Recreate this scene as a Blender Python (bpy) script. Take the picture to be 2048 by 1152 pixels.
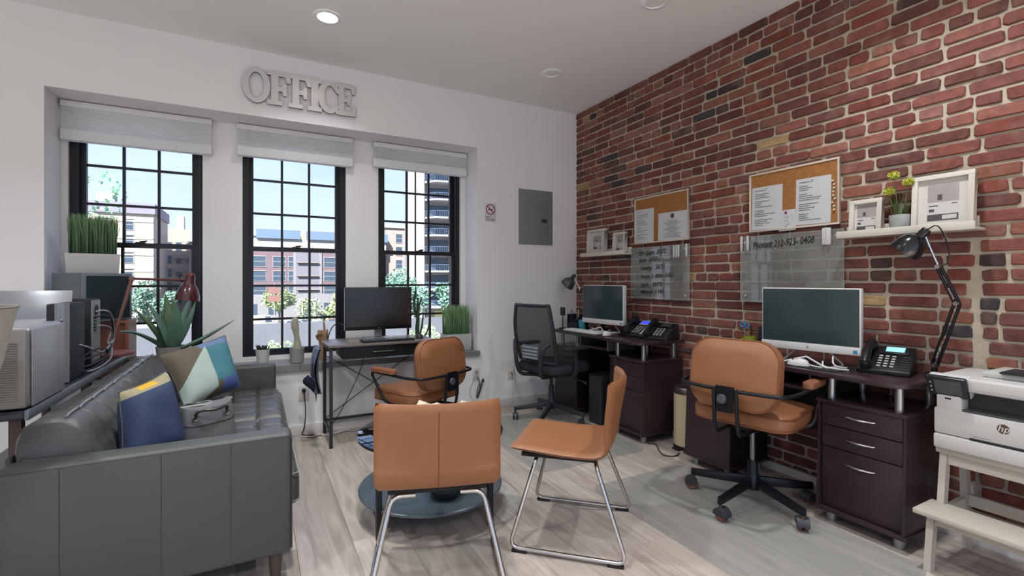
import bpy, bmesh, math, random
from mathutils import Matrix, Vector, Euler
R = math.radians
PI = math.pi
random.seed(7)
for o in list(bpy.data.objects):
    bpy.data.objects.remove(o)
scene = bpy.context.scene
col = scene.collection

# ---------------------------------------------------------------- camera
cam_d = bpy.data.cameras.new('camera')
cam_d.sensor_width = 36.0
cam_d.lens = 955.0 / 2048 * 36.0
cam_d.shift_y = -14.7 / 2048
cam_d.clip_start = 0.05
cam_d.clip_end = 600
cam = bpy.data.objects.new('camera', cam_d)
cam.location = (0, 0, 1.22)
cam.rotation_euler = (R(90), 0, R(-28.18))
col.objects.link(cam)
scene.camera = cam

# ---------------------------------------------------------------- sky, sun, exposure
world = bpy.data.worlds.new('sky')
scene.world = world
world.use_nodes = True
wn = world.node_tree.nodes; wl = world.node_tree.links
bg = wn['Background']
tcw = wn.new('ShaderNodeTexCoord'); sep = wn.new('ShaderNodeSeparateXYZ')
wl.new(tcw.outputs['Generated'], sep.inputs[0])
rmp = wn.new('ShaderNodeValToRGB')
rmp.color_ramp.elements[0].position = 0.0; rmp.color_ramp.elements[0].color = (.39, .46, .57, 1)
rmp.color_ramp.elements[1].position = 0.75; rmp.color_ramp.elements[1].color = (.19, .29, .56, 1)
e = rmp.color_ramp.elements.new(.22); e.color = (.25, .335, .55, 1)
wl.new(sep.outputs['Z'], rmp.inputs[0])
nz = wn.new('ShaderNodeTexNoise'); nz.inputs['Scale'].default_value = 2.2; nz.inputs['Detail'].default_value = 5
mp = wn.new('ShaderNodeMapping'); mp.inputs['Scale'].default_value = (1, 1, 3.2)
wl.new(tcw.outputs['Generated'], mp.inputs[0]); wl.new(mp.outputs[0], nz.inputs['Vector'])
cr = wn.new('ShaderNodeValToRGB'); cr.color_ramp.elements[0].position = .5; cr.color_ramp.elements[1].position = .8
wl.new(nz.outputs['Fac'], cr.inputs[0])
mxw = wn.new('ShaderNodeMixRGB'); mxw.inputs[2].default_value = (.37, .43, .55, 1)
wl.new(cr.outputs[0], mxw.inputs[0]); wl.new(rmp.outputs[0], mxw.inputs[1])
wl.new(mxw.outputs[0], bg.inputs[0])
bg.inputs[1].default_value = 1.0

sd = bpy.data.lights.new('sun', 'SUN'); sd.energy = 5.6; sd.angle = R(.6); sd.color = (1, .97, .92)
sun = bpy.data.objects.new('sun', sd); sun.rotation_euler = Vector((.40, .60, -.62)).to_track_quat('-Z', 'Y').to_euler()
col.objects.link(sun)

def portal(loc, sx, sy, look):
    d = bpy.data.lights.new('window_portal', 'AREA'); d.shape = 'RECTANGLE'; d.size = sx; d.size_y = sy
    d.cycles.is_portal = True
    o = bpy.data.objects.new('window_portal', d); o.location = loc
    o.rotation_euler = Vector(look).to_track_quat('-Z', 'Y').to_euler(); col.objects.link(o)
for xc in (-.763, .300, 1.381):
    portal((xc, 4.62, 1.5), .8, 1.85, (0, -1, 0))
portal((-.2, -3.33, 1.52), 6.0, 2.45, (0, 1, 0)); portal((-3.63, -1.7, 1.52), 2.6, 2.45, (1, 0, 0))

vs = scene.view_settings
vs.view_transform = 'Standard'
try: vs.look = 'None'
except Exception: pass
vs.gamma = 1.0
vs.use_curve_mapping = False
vs.exposure = 1.42
scene.cycles.use_denoising = True
try:
    scene.cycles.denoiser = 'OPENIMAGEDENOISE'
    scene.cycles.denoising_input_passes = 'RGB_ALBEDO_NORMAL'
except Exception: pass
scene.cycles.max_bounces = 8
scene.cycles.diffuse_bounces = 5
scene.cycles.glossy_bounces = 4
scene.cycles.transmission_bounces = 6
scene.cycles.transparent_max_bounces = 12
scene.cycles.sample_clamp_indirect = 6.0
scene.cycles.caustics_reflective = False
scene.cycles.caustics_refractive = False

# ---------------------------------------------------------------- helpers
def lin(h):
    if isinstance(h, tuple): return (h + (1,))[:4]
    h = h.lstrip('#'); o = []
    for i in (0, 2, 4):
        c = int(h[i:i+2], 16) / 255
        o.append(c / 12.92 if c <= .04045 else ((c + .055) / 1.055) ** 2.4)
    return tuple(o) + (1,)

MATS = {}
def mat(name, c='#808080', rough=.5, metal=0., var=0., vscale=8., bump=0., bscale=60., spec=.5, coat=0., emit=None, estr=0.,
        trans=0., ior=1.45, alpha=1., stretch=None, c2=None, sheen=0., attr=None, wear=0.):
    if name in MATS: return MATS[name]
    m = bpy.data.materials.new(name); m.use_nodes = True
    nt = m.node_tree; n = nt.nodes; l = nt.links
    b = n['Principled BSDF']; MATS[name] = m
    b.inputs['Base Color'].default_value = lin(c)
    b.inputs['Roughness'].default_value = rough; b.inputs['Metallic'].default_value = metal
    b.inputs['Specular IOR Level'].default_value = spec; b.inputs['Coat Weight'].default_value = coat
    b.inputs['IOR'].default_value = ior; b.inputs['Transmission Weight'].default_value = trans; b.inputs['Alpha'].default_value = alpha
    if sheen: b.inputs['Sheen Weight'].default_value = sheen
    if emit: b.inputs['Emission Color'].default_value = lin(emit); b.inputs['Emission Strength'].default_value = estr
    tc = n.new('ShaderNodeTexCoord'); vec = tc.outputs['Object']
    if stretch:
        mpn = n.new('ShaderNodeMapping'); mpn.inputs['Scale'].default_value = stretch; l.new(vec, mpn.inputs[0]); vec = mpn.outputs[0]
    base = None
    if attr:
        a = n.new('ShaderNodeAttribute'); a.attribute_name = attr; base = a.outputs['Color']
    if var or c2:
        t = n.new('ShaderNodeTexNoise'); t.inputs['Scale'].default_value = vscale; t.inputs['Detail'].default_value = 6
        l.new(vec, t.inputs['Vector'])
        if c2:
            rp = n.new('ShaderNodeValToRGB'); rp.color_ramp.elements[0].position = .35; rp.color_ramp.elements[1].position = .68
            rp.color_ramp.elements[0].color = lin(c); rp.color_ramp.elements[1].color = lin(c2)
            l.new(t.outputs['Fac'], rp.inputs[0]); base = rp.outputs[0]
        else:
            mr = n.new('ShaderNodeMapRange'); mr.inputs[1].default_value = .25; mr.inputs[2].default_value = .75
            mr.inputs[3].default_value = 1 - var; mr.inputs[4].default_value = 1 + var
            l.new(t.outputs['Fac'], mr.inputs[0])
            mx = n.new('ShaderNodeMixRGB'); mx.blend_type = 'MULTIPLY'; mx.inputs[0].default_value = 1
            if base is not None: l.new(base, mx.inputs[1])
            else: mx.inputs[1].default_value = lin(c)
            l.new(mr.outputs[0], mx.inputs[2]); base = mx.outputs[0]
    if base is not None: l.new(base, b.inputs['Base Color'])
    if bump:
        t2 = n.new('ShaderNodeTexNoise'); t2.inputs['Scale'].default_value = bscale; t2.inputs['Detail'].default_value = 4
        l.new(vec, t2.inputs['Vector'])
        bp = n.new('ShaderNodeBump'); bp.inputs['Strength'].default_value = bump; bp.inputs['Distance'].default_value = .004
        l.new(t2.outputs['Fac'], bp.inputs['Height']); l.new(bp.outputs[0], b.inputs['Normal'])
    if wear:
        t3 = n.new('ShaderNodeTexNoise'); t3.inputs['Scale'].default_value = vscale * .7; t3.inputs['Detail'].default_value = 5
        l.new(vec, t3.inputs['Vector'])
        m3 = n.new('ShaderNodeMapRange'); m3.inputs[3].default_value = max(.02, rough - wear); m3.inputs[4].default_value = min(1, rough + wear)
        l.new(t3.outputs['Fac'], m3.inputs[0]); l.new(m3.outputs[0], b.inputs['Roughness'])
    return m

def patch_mat(name, base, layers, rough=.8, bump=.25):
    """flat print: layers = [(colour, [(a,b,c),...])]; colour shows where every a*x+b*y>c (object space)"""
    m = mat(name, base, rough, bump=bump, bscale=500)
    nt = m.node_tree; n = nt.nodes; l = nt.links; b = n['Principled BSDF']
    tc = n.new('ShaderNodeTexCoord'); sx = n.new('ShaderNodeSeparateXYZ'); l.new(tc.outputs['UV'], sx.inputs[0])
    cur = None
    for colr, planes in layers:
        fac = None
        for (a, bb, c) in planes:
            m1 = n.new('ShaderNodeMath'); m1.operation = 'MULTIPLY'; m1.inputs[1].default_value = a; l.new(sx.outputs['X'], m1.inputs[0])
            m2 = n.new('ShaderNodeMath'); m2.operation = 'MULTIPLY_ADD'; m2.inputs[1].default_value = bb
            l.new(sx.outputs['Y'], m2.inputs[0]); l.new(m1.outputs[0], m2.inputs[2])
            m3 = n.new('ShaderNodeMath'); m3.operation = 'GREATER_THAN'; m3.inputs[1].default_value = c; l.new(m2.outputs[0], m3.inputs[0])
            if fac is None: fac = m3.outputs[0]
            else:
                m4 = n.new('ShaderNodeMath'); m4.operation = 'MULTIPLY'; l.new(fac, m4.inputs[0]); l.new(m3.outputs[0], m4.inputs[1]); fac = m4.outputs[0]
        mx = n.new('ShaderNodeMixRGB'); l.new(fac, mx.inputs[0])
        if cur is None: mx.inputs[1].default_value = lin(base)
        else: l.new(cur, mx.inputs[1])
        mx.inputs[2].default_value = lin(colr); cur = mx.outputs[0]
    l.new(cur, b.inputs['Base Color'])
    return m

class MB:
    """collects shapes into one mesh; every add goes through self.M"""
    def __init__(s, M=None):
        s.v = []; s.f = []; s.M = M or Matrix(); s.uv = None
    def add(s, vs, fs, M=None):
        k = len(s.v); m = s.M @ M if M is not None else s.M
        s.v += [m @ Vector(p) for p in vs]
        s.f += [tuple(i + k for i in f) for f in fs]; return s
    def box(s, x0, x1, y0, y1, z0, z1, M=None):
        vs = [(x, y, z) for z in (z0, z1) for y in (y0, y1) for x in (x0, x1)]
        return s.add(vs, [(0, 2, 3, 1), (4, 5, 7, 6), (0, 1, 5, 4), (2, 6, 7, 3), (0, 4, 6, 2), (1, 3, 7, 5)], M)
    def cbox(s, c, d, M=None):
        return s.box(c[0]-d[0]/2, c[0]+d[0]/2, c[1]-d[1]/2, c[1]+d[1]/2, c[2]-d[2]/2, c[2]+d[2]/2, M)
    def rbox(s, x0, x1, y0, y1, z0, z1, r=.01, seg=2, M=None):
        b = bmesh.new(); bmesh.ops.create_cube(b, size=1)
        bmesh.ops.transform(b, verts=b.verts, matrix=Matrix.Translation(((x0+x1)/2, (y0+y1)/2, (z0+z1)/2)) @ Matrix.Diagonal((x1-x0, y1-y0, z1-z0, 1)))
        r = min(r, .49*min(x1-x0, y1-y0, z1-z0))
        bmesh.ops.bevel(b, geom=list(b.edges), offset=r, segments=seg, profile=.5, affect='EDGES')
        b.verts.index_update(); s.add([v.co.copy() for v in b.verts], [tuple(v.index for v in f.verts) for f in b.faces], M); b.free(); return s
    def tube(s, pts, r=.01, n=8, closed=False, caps=True, M=None):
        P = [Vector(p) for p in pts]; N = len(P); rr = r if isinstance(r, (list, tuple)) else [r]*N
        vs = []; fs = []; prev = None
        for i in range(N):
            if closed: t = P[(i+1) % N] - P[i-1]
            else: t = P[min(i+1, N-1)] - P[max(i-1, 0)]
            t = t.normalized() if t.length > 1e-9 else Vector((0, 0, 1))
            if prev is None:
                a = Vector((0, 0, 1)) if abs(t.z) < .9 else Vector((1, 0, 0)); u = t.cross(a).normalized()
            else:
                u = prev - t * prev.dot(t)
                u = u.normalized() if u.length > 1e-6 else t.orthogonal().normalized()
            prev = u; w = t.cross(u)
            for k in range(n):
                a = 2*PI*k/n; vs.append(P[i] + (u*math.cos(a) + w*math.sin(a))*rr[i])
        for i in range(N if closed else N-1):
            j = (i+1) % N
            for k in range(n): fs.append((i*n+k, i*n+(k+1) % n, j*n+(k+1) % n, j*n+k))
        if caps and not closed:
            fs.append(tuple(range(n))[::-1]); fs.append(tuple((N-1)*n+k for k in range(n)))
        return s.add(vs, fs, M)
    def lathe(s, prof, n=24, M=None, cap0=True, cap1=True):
        vs = []; fs = []
        for (r, z) in prof:
            for k in range(n):
                a = 2*PI*k/n; vs.append((r*math.cos(a), r*math.sin(a), z))
        for i in range(len(prof)-1):
            for k in range(n): fs.append((i*n+k, i*n+(k+1) % n, (i+1)*n+(k+1) % n, (i+1)*n+k))
        if cap0 and prof[0][0] > 1e-6: fs.append(tuple(range(n))[::-1])
        if cap1 and prof[-1][0] > 1e-6: fs.append(tuple((len(prof)-1)*n+k for k in range(n)))
        return s.add(vs, fs, M)
    def cyl(s, c, r, h, n=16, M=None):
        return s.lathe([(r, 0), (r, h)], n, (M or Matrix()) @ Matrix.Translation(c))
    def prism(s, poly, h0, h1, M=None):
        n = len(poly)
        vs = [(p[0], p[1], h0) for p in poly] + [(p[0], p[1], h1) for p in poly]
        fs = [tuple(range(n))[::-1], tuple(range(n, 2*n))] + [(i, (i+1) % n, n+(i+1) % n, n+i) for i in range(n)]
        return s.add(vs, fs, M)
    def grid(s, fn, nu, nv, M=None, wrapu=False):
        vs = [fn(i/nu, j/nv) for j in range(nv+1) for i in range(nu+1)]
        fs = [(j*(nu+1)+i, j*(nu+1)+i+1, (j+1)*(nu+1)+i+1, (j+1)*(nu+1)+i) for j in range(nv) for i in range(nu)]
        return s.add(vs, fs, M)
    def ball(s, c, r, nu=16, nv=10, M=None):
        rx, ry, rz = r if isinstance(r, tuple) else (r, r, r)
        vs = []; fs = []
        for j in range(nv+1):
            b = PI*j/nv - PI/2
            for i in range(nu):
                a = 2*PI*i/nu; vs.append((c[0]+rx*math.cos(b)*math.cos(a), c[1]+ry*math.cos(b)*math.sin(a), c[2]+rz*math.sin(b)))
        for j in range(nv):
            for i in range(nu): fs.append((j*nu+i, j*nu+(i+1) % nu, (j+1)*nu+(i+1) % nu, (j+1)*nu+i))
        return s.add(vs, fs, M)
    def mesh(s, name, m, ang=40, bev=0):
        me = bpy.data.meshes.new(name); me.from_pydata([tuple(p) for p in s.v], [], s.f)
        b = bmesh.new(); b.from_mesh(me)
        bmesh.ops.remove_doubles(b, verts=b.verts, dist=1e-6)
        bmesh.ops.recalc_face_normals(b, faces=b.faces)
        if bev: bmesh.ops.bevel(b, geom=[e for e in b.edges if len(e.link_faces) == 2 and e.calc_face_angle(0) > R(30)], offset=bev, segments=2, profile=.5, affect='EDGES')
        b.to_mesh(me); b.free()
        me.materials.append(m)
        me.shade_smooth(); me.set_sharp_from_angle(angle=R(ang))
        return me

def link(name, me, parent=None, loc=None, rot=None):
    o = bpy.data.objects.new(name, me); col.objects.link(o)
    if parent is not None: o.parent = parent
    if loc is not None: o.location = loc
    if rot is not None: o.rotation_euler = rot
    return o
def part(parent, name, mb, m, ang=40, bev=0, label=None, kind=None):
    o = link(name, mb.mesh(name, m, ang, bev), parent)
    if label: o['label'] = label
    if kind: o['kind'] = kind
    return o
def thing(name, label, cat, loc=(0, 0, 0), rz=0, group=None, rot=None):
    o = bpy.data.objects.new(name, None); col.objects.link(o); o.empty_display_size = .05
    o.location = loc; o.rotation_euler = rot or (0, 0, rz); o['label'] = label; o['category'] = cat
    if group: o['group'] = group
    return o
def one(name, mb, m, label, cat, group=None, loc=None, rz=0, ang=40, bev=0, kind=None):
    o = link(name, mb.mesh(name, m, ang, bev), None, loc, (0, 0, rz)); o['label'] = label; o['category'] = cat
    if group: o['group'] = group
    if kind: o['kind'] = kind
    return o
def struct(name, mb, m, label=None, ang=40, bev=0):
    o = link(name, mb.mesh(name, m, ang, bev)); o['kind'] = 'structure'
    if label: o['label'] = label; o['category'] = name.split('_')[0]
    return o
def copy_tree(o, parent=None):
    c = o.copy(); col.objects.link(c); c.parent = parent
    for ch in o.children:
        if ch.name in bpy.data.objects: copy_tree(ch, c)
    return c
def text_mesh(txt, size, depth, font_scale=(1, 1), align='CENTER', shear=0, space=1.0, bold=0):
    cu = bpy.data.curves.new('txt', 'FONT'); cu.body = txt; cu.size = size; cu.extrude = depth
    cu.align_x = align; cu.align_y = 'CENTER'; cu.shear = shear; cu.space_character = space; cu.resolution_u = 3; cu.offset = bold
    o = bpy.data.objects.new('txt', cu); col.objects.link(o)
    dg = bpy.context.evaluated_depsgraph_get(); me = bpy.data.meshes.new_from_object(o.evaluated_get(dg))
    bpy.data.objects.remove(o); bpy.data.curves.remove(cu)
    return me
def text_part(parent, name, txt, size, m, M, depth=.0004, fit=None, **k):
    me = text_mesh(txt, size, depth, **k)
    if fit:
        xs_ = [v.co.x for v in me.vertices]; me.transform(Matrix.Diagonal((fit/(max(xs_)-min(xs_)), 1, 1, 1)))
    me.transform(M); me.materials.clear(); me.materials.append(m)
    me.name = name
    return link(name, me, parent)
def TM(x, y, z): return Matrix.Translation((x, y, z))
def RM(a, ax): return Matrix.Rotation(a, 4, ax)
def frame(o, u, v):
    """matrix with origin o, x axis u, y axis v, z = u x v"""
    u = Vector(u).normalized(); w = u.cross(Vector(v)).normalized(); v = w.cross(u)
    return Matrix(((u.x, v.x, w.x, o[0]), (u.y, v.y, w.y, o[1]), (u.z, v.z, w.z, o[2]), (0, 0, 0, 1)))
def arc(c, r, a0, a1, n, plane='xz'):
    o = []
    for i in range(n+1):
        a = R(a0 + (a1-a0)*i/n); p, q = r*math.cos(a), r*math.sin(a)
        o.append({'xz': (c[0]+p, c[1], c[2]+q), 'yz': (c[0], c[1]+p, c[2]+q), 'xy': (c[0]+p, c[1]+q, c[2])}[plane])
    return o
def smooth_path(pts, it=2):
    P = [Vector(p) for p in pts]
    for _ in range(it):
        Q = [P[0]]
        for a, b in zip(P, P[1:]): Q += [a*.75+b*.25, a*.25+b*.75]
        P = Q + [P[-1]]
    return P
def fillet(pts, r, n=4):
    """polyline with its corners rounded"""
    P = [Vector(p) for p in pts]; o = [P[0]]
    for a, b, c in zip(P, P[1:], P[2:]):
        d = min(r, (a-b).length*.45, (c-b).length*.45); p = b+(a-b).normalized()*d; q = b+(c-b).normalized()*d
        for i in range(n+1):
            t = i/n; o.append(p*(1-t)**2 + b*2*t*(1-t) + q*t*t)
    return o + [P[-1]]
def rrect(w, h, r, n=5):
    o = []
    for cx, cy, a0 in ((w/2-r, h/2-r, 0), (-w/2+r, h/2-r, 90), (-w/2+r, -h/2+r, 180), (w/2-r, -h/2+r, 270)):
        for i in range(n+1):
            a = R(a0+90*i/n); o.append((cx+r*math.cos(a), cy+r*math.sin(a)))
    return o

# ================================================================ THE SETTING
WX, WY, CZ = 2.968, 4.105, 2.966
m_wall = mat('wall_paint', '#ebeae9', .65, var=.015, vscale=1.5, bump=.05, bscale=180)
m_ceil = mat('ceiling_paint', '#f0f0f0', .8, var=.01, vscale=1.2)
m_trim = mat('white_trim', '#d8d6d2', .45)
m_mortar = mat('mortar', '#b8ad9a', .95, var=.12, vscale=14, bump=.6, bscale=90)
m_brick = mat('brick', '#84493e', .85, attr='bc', var=.30, vscale=24, bump=.9, bscale=60)
n = m_brick.node_tree.nodes; l = m_brick.node_tree.links      # pale lime bloom left on the brick faces
pb_ = n['Principled BSDF']; src = pb_.inputs['Base Color'].links[0].from_socket
tcb = n.new('ShaderNodeTexCoord'); tnb = n.new('ShaderNodeTexNoise'); tnb.inputs['Scale'].default_value = 9; tnb.inputs['Detail'].default_value = 8; l.new(tcb.outputs['Object'], tnb.inputs['Vector'])
mrb = n.new('ShaderNodeMapRange'); mrb.inputs[1].default_value = .54; mrb.inputs[2].default_value = .80; mrb.inputs[4].default_value = .55; l.new(tnb.outputs['Fac'], mrb.inputs[0])
mxb = n.new('ShaderNodeMixRGB'); mxb.inputs[2].default_value = lin('#94776c'); l.new(mrb.outputs[0], mxb.inputs[0]); l.new(src, mxb.inputs[1]); l.new(mxb.outputs[0], pb_.inputs['Base Color'])
m_black = mat('black_metal', '#121417', .35, spec=.4)
m_winblack = mat('window_black', '#0d1016', .4)
m_sill = mat('sill_stone', '#7d7b77', .28, var=.08, vscale=30)
m_glass = bpy.data.materials.new('window_glass'); m_glass.use_nodes = True
def thin_glass(m, tint, gl, rough=.0):
    nt = m.node_tree; n = nt.nodes; l = nt.links; n.remove(n['Principled BSDF'])
    t = n.new('ShaderNodeBsdfTransparent'); t.inputs[0].default_value = tint
    g = n.new('ShaderNodeBsdfGlossy'); g.inputs['Roughness'].default_value = rough
    f = n.new('ShaderNodeFresnel'); f.inputs[0].default_value = 1.45
    ml = n.new('ShaderNodeMath'); ml.operation = 'MULTIPLY'; ml.inputs[1].default_value = gl; l.new(f.outputs[0], ml.inputs[0])
    mx = n.new('ShaderNodeMixShader'); l.new(ml.outputs[0], mx.inputs[0]); l.new(t.outputs[0], mx.inputs[1]); l.new(g.outputs[0], mx.inputs[2])
    l.new(mx.outputs[0], n['Material Output'].inputs[0])
thin_glass(m_glass, (.97, .985, .98, 1), .7)

# --- window wall with its deep recess
b = MB(); T0, T1 = WY, 4.62
b.box(-3.6, -1.196, T0, T1, 0, CZ); b.box(1.832, WX+.25, T0, T1, 0, CZ)
b.box(-1.196, 1.832, T0, T1, 2.468, CZ); b.box(-1.196, 1.832, T0, T1, 0, .518)
I0 = 4.405
WIN = [(-1.160, -.367), (-.097, .698), (.980, 1.782)]
xs = [-1.196] + [v for w in WIN for v in w] + [1.832]
for i in range(0, 8, 2): b.box(xs[i], xs[i+1], I0, T1, .518, 2.468)
for w in WIN: b.box(w[0], w[1], I0, T1, .518, .60); b.box(w[0], w[1], I0, T1, 2.42, 2.468)
struct('wall_window', b, m_wall)
# --- other walls of the room, behind and beside the camera, with big windows added to let in more light
b = MB(); b.box(-3.6, -3.4, -3.3, -3.0, 0, CZ); b.box(-3.6, -3.4, -.4, WY, 0, CZ); b.box(-3.6, -3.4, -3.0, -.4, 0, .3); b.box(-3.6, -3.4, -3.0, -.4, 2.75, CZ); struct('wall_left', b, m_wall)
b = MB(); b.box(-3.4, -3.2, -3.3, -3.1, 0, CZ); b.box(2.8, WX+.25, -3.3, -3.1, 0, CZ); b.box(-3.2, 2.8, -3.3, -3.1, 0, .3); b.box(-3.2, 2.8, -3.3, -3.1, 2.75, CZ)
struct('wall_back', b, m_wall)
b = MB(); b.box(-3.6, WX+.25, -3.3, T1, CZ, CZ+.2); struct('ceiling', b, m_ceil)
def added_window(name, a0, a1, n, along_x):
    w = bpy.data.objects.new(name, None); col.objects.link(w); w['kind'] = 'structure'; b = MB()
    bx = (lambda p, q, z0, z1: b.box(p, q, -3.23, -3.17, z0, z1)) if along_x else (lambda p, q, z0, z1: b.box(-3.53, -3.47, p, q, z0, z1))
    for i in range(n+1): x = a0+(a1-.04-a0)*i/n; bx(x, x+.04, .34, 2.71)
    bx(a0, a1, .3, .34); bx(a0, a1, 2.71, 2.75); part(w, 'frame', b, m_winblack)
added_window('window_4', -3.2, 2.8, 5, True); added_window('window_5', -3.0, -.4, 2, False)  # unseen rear and left glazing, added to brighten the room
# --- brick wall
b = MB(); b.box(WX+.006, WX+.25, -3.3, WY, 0, CZ)
wb = struct('wall_brick', b, m_mortar)
PAL = ['#78483f', '#7c4b41', '#6d3e36', '#835045', '#704037', '#613a34', '#8a584c', '#7e493d', '#744741', '#875d52', '#66403a', '#7b4337', '#8b5a48']
rb = random.Random(21)
def brick_geo(y0, y1, z0, z1, prot, rr):
    j = lambda a: rr.uniform(-a, a)
    xb, xm, xf = WX+.02, WX-prot+.005, WX-prot
    cy, cz = (y0+y1)/2, (z0+z1)/2; vs = []; ring = []
    for (yy, zz, a, c) in ((y0, z0, 1, 1), (y1, z0, -1, 1), (y1, z1, -1, -1), (y0, z1, 1, -1)):      # cut corners, each its own way
        k1, k2 = rr.uniform(.003, .014), rr.uniform(.003, .012)
        if rr.random() < .06: k1 *= 2.2
        p, q = (yy+j(.003), zz+c*k2+j(.002)), (yy+a*k1, zz+j(.0025))
        ring += [p, q] if a*c > 0 else [q, p]
    for x, k in ((xb, 0), (xm+j(.001), 0), (xf, .0042)):
        tl, tw = j(.0014), j(.0014)
        for (yy, zz) in ring:
            vs.append((x + ((tl if yy < cy else -tl)+j(.0008) if k else 0), yy + (k if yy < cy else -k) + (j(.0012) if k else 0), zz + (k if zz < cz else -k) + (j(.001) if k else 0)))
    fs = [tuple(range(16, 24))]
    for a in (0, 8):
        for i in range(8): fs.append((a+i, a+(i+1) % 8, a+8+(i+1) % 8, a+8+i))
    return vs, fs
bricks = []
CH = CZ/44
for c in range(44):
    z0, z1 = c*CH+.0068, (c+1)*CH-.0068
    header = c % 6 == 0
    y = WY - .002; first = True
    if not header: y += rb.choice([0, .09, .04, .13]) if c % 2 else rb.choice([0, .02, .1])
    while y > -3.25:
        L = (.096 if header else .203) + rb.uniform(-.006, .006)
        if not header and rb.random() < .06: L = .098
        if header and rb.random() < .05: L = .2
        y1 = y; y0 = y - L
        y = y0 - rb.uniform(.010, .017)
        y1 = min(y1, WY-.001)
        if y1 - y0 < .03: continue
        # the mortar-filled chase beside the wall shelf
        if z1 < 1.44 and z0 > .15:
            ch0, ch1 = .925 + .006*math.sin(c*1.7), .957 + .008*math.sin(c*2.9)
            if y0 < ch1 and y1 > ch0:
                if y1 - ch1 > .03: bricks.append((c, ch1, y1, z0, z1))
                if ch0 - y0 > .03: bricks.append((c, y0, ch0, z0, z1))
                continue
        bricks.append((c, y0, y1, z0, z1))
def proj(x, y, z):
    s_, c_ = math.sin(R(28.18)), math.cos(R(28.18)); d = x*s_ + y*c_
    if d < .2: return None
    return 1024 + (x*c_-y*s_)/d*955, 561.3-(z-1.22)/d*955, d
score = []
for i, (c, y0, y1, z0, z1) in enumerate(bricks):
    a = proj(WX, y0, (z0+z1)/2); q = proj(WX, y1, (z0+z1)/2); sc = 0
    if a and q:
        w = min(2048, max(0, a[0])) - min(2048, max(0, q[0])); h = (z1-z0)/((a[2]+q[2])/2)*955
        yy = (a[1]+q[1])/2
        if -5 < yy < 1152 and w > 3: sc = w*h
        yc = (y0+y1)/2
        if z1 < .72 and 1.02 < yc: sc *= .02
        if z1 < .84 and yc < 1.0: sc *= .3
        if .75 < z1 < 1.16 and 1.32 < yc < 1.75: sc *= .05
        if 1.56 < z0 and z1 < 1.92 and 1.53 < yc < 2.07: sc *= .02
    score.append((sc, i))
score.sort(reverse=True)
solo = set(i for sc, i in score[:300] if sc > 0)
SV, SF, SC = [], [], []
def bcol(rr, c, y0):
    t = rr.random()
    if t < .055: h = rr.choice(['#463632', '#3f3a3a', '#54403a'])
    elif t < .062: h = '#a2865f'
    else: h = rr.choice(PAL)
    k = rr.uniform(.82, 1.12); q = lin(h); return (q[0]*k, q[1]*k, q[2]*k, 1)
for i, (c, y0, y1, z0, z1) in enumerate(bricks):
    rr = random.Random(i*13+5)
    vs, fs = brick_geo(y0, y1, z0, z1, rr.uniform(.001, .008), rr); cc = bcol(rr, c, y0)
    if i in solo:
        me = bpy.data.meshes.new('brick'); me.from_pydata(vs, [], fs); me.materials.append(m_brick)
        at = me.color_attributes.new('bc', 'FLOAT_COLOR', 'POINT')
        at.data.foreach_set('color', cc*len(vs))
        link('brick', me, wb)
    else:
        k = len(SV); SV += vs; SF += [tuple(a+k for a in f) for f in fs]; SC += cc*len(vs)
me = bpy.data.meshes.new('brickwork'); me.from_pydata(SV, [], SF); me.materials.append(m_brick)
at = me.color_attributes.new('bc', 'FLOAT_COLOR', 'POINT'); at.data.foreach_set('color', SC)
o = link('brickwork', me, wb); o['kind'] = 'stuff'

# --- floor of wide planks running towards the windows
m_sub = mat('subfloor', '#5a5048', .9)
m_plank = mat('oak_plank', '#b5a99e', .42, bump=.12, bscale=30, stretch=(1, .12, 1), wear=.08)
nt = m_plank.node_tree; n = nt.nodes; l = nt.links
oi = n.new('ShaderNodeObjectInfo'); tc = n.new('ShaderNodeTexCoord')
mpn = n.new('ShaderNodeMapping'); mpn.inputs['Scale'].default_value = (14, 1.3, 1); l.new(tc.outputs['Object'], mpn.inputs[0])
ofs = n.new('ShaderNodeVectorMath'); ofs.operation = 'SCALE'; ofs.inputs[0].default_value = (31, 57, 11); l.new(oi.outputs['Random'], ofs.inputs['Scale'])
ad = n.new('ShaderNodeVectorMath'); ad.operation = 'ADD'; l.new(mpn.outputs[0], ad.inputs[0]); l.new(ofs.outputs[0], ad.inputs[1])
t1 = n.new('ShaderNodeTexNoise'); t1.inputs['Scale'].default_value = 1.1; t1.inputs['Detail'].default_value = 7; t1.inputs['Distortion'].default_value = 1.6
l.new(ad.outputs[0], t1.inputs['Vector'])
rp = n.new('ShaderNodeValToRGB'); rp.color_ramp.elements[0].position = .28; rp.color_ramp.elements[1].position = .7
rp.color_ramp.elements[0].color = lin('#9c9085'); rp.color_ramp.elements[1].color = lin('#c2b8ae'); l.new(t1.outputs['Fac'], rp.inputs[0])
mr = n.new('ShaderNodeMapRange'); mr.inputs[3].default_value = .88; mr.inputs[4].default_value = 1.1; l.new(oi.outputs['Random'], mr.inputs[0])
mx = n.new('ShaderNodeMixRGB'); mx.blend_type = 'MULTIPLY'; mx.inputs[0].default_value = 1
l.new(rp.outputs[0], mx.inputs[1]); l.new(mr.outputs[0], mx.inputs[2]); l.new(mx.outputs[0], n['Principled BSDF'].inputs['Base Color'])
b = MB(); b.box(-3.6, WX+.25, -3.3, T1, -.12, -.012); fl = struct('floor', b, m_sub)
rp_ = random.Random(4); PW = .235; xk = .397 - PW*17
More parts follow.
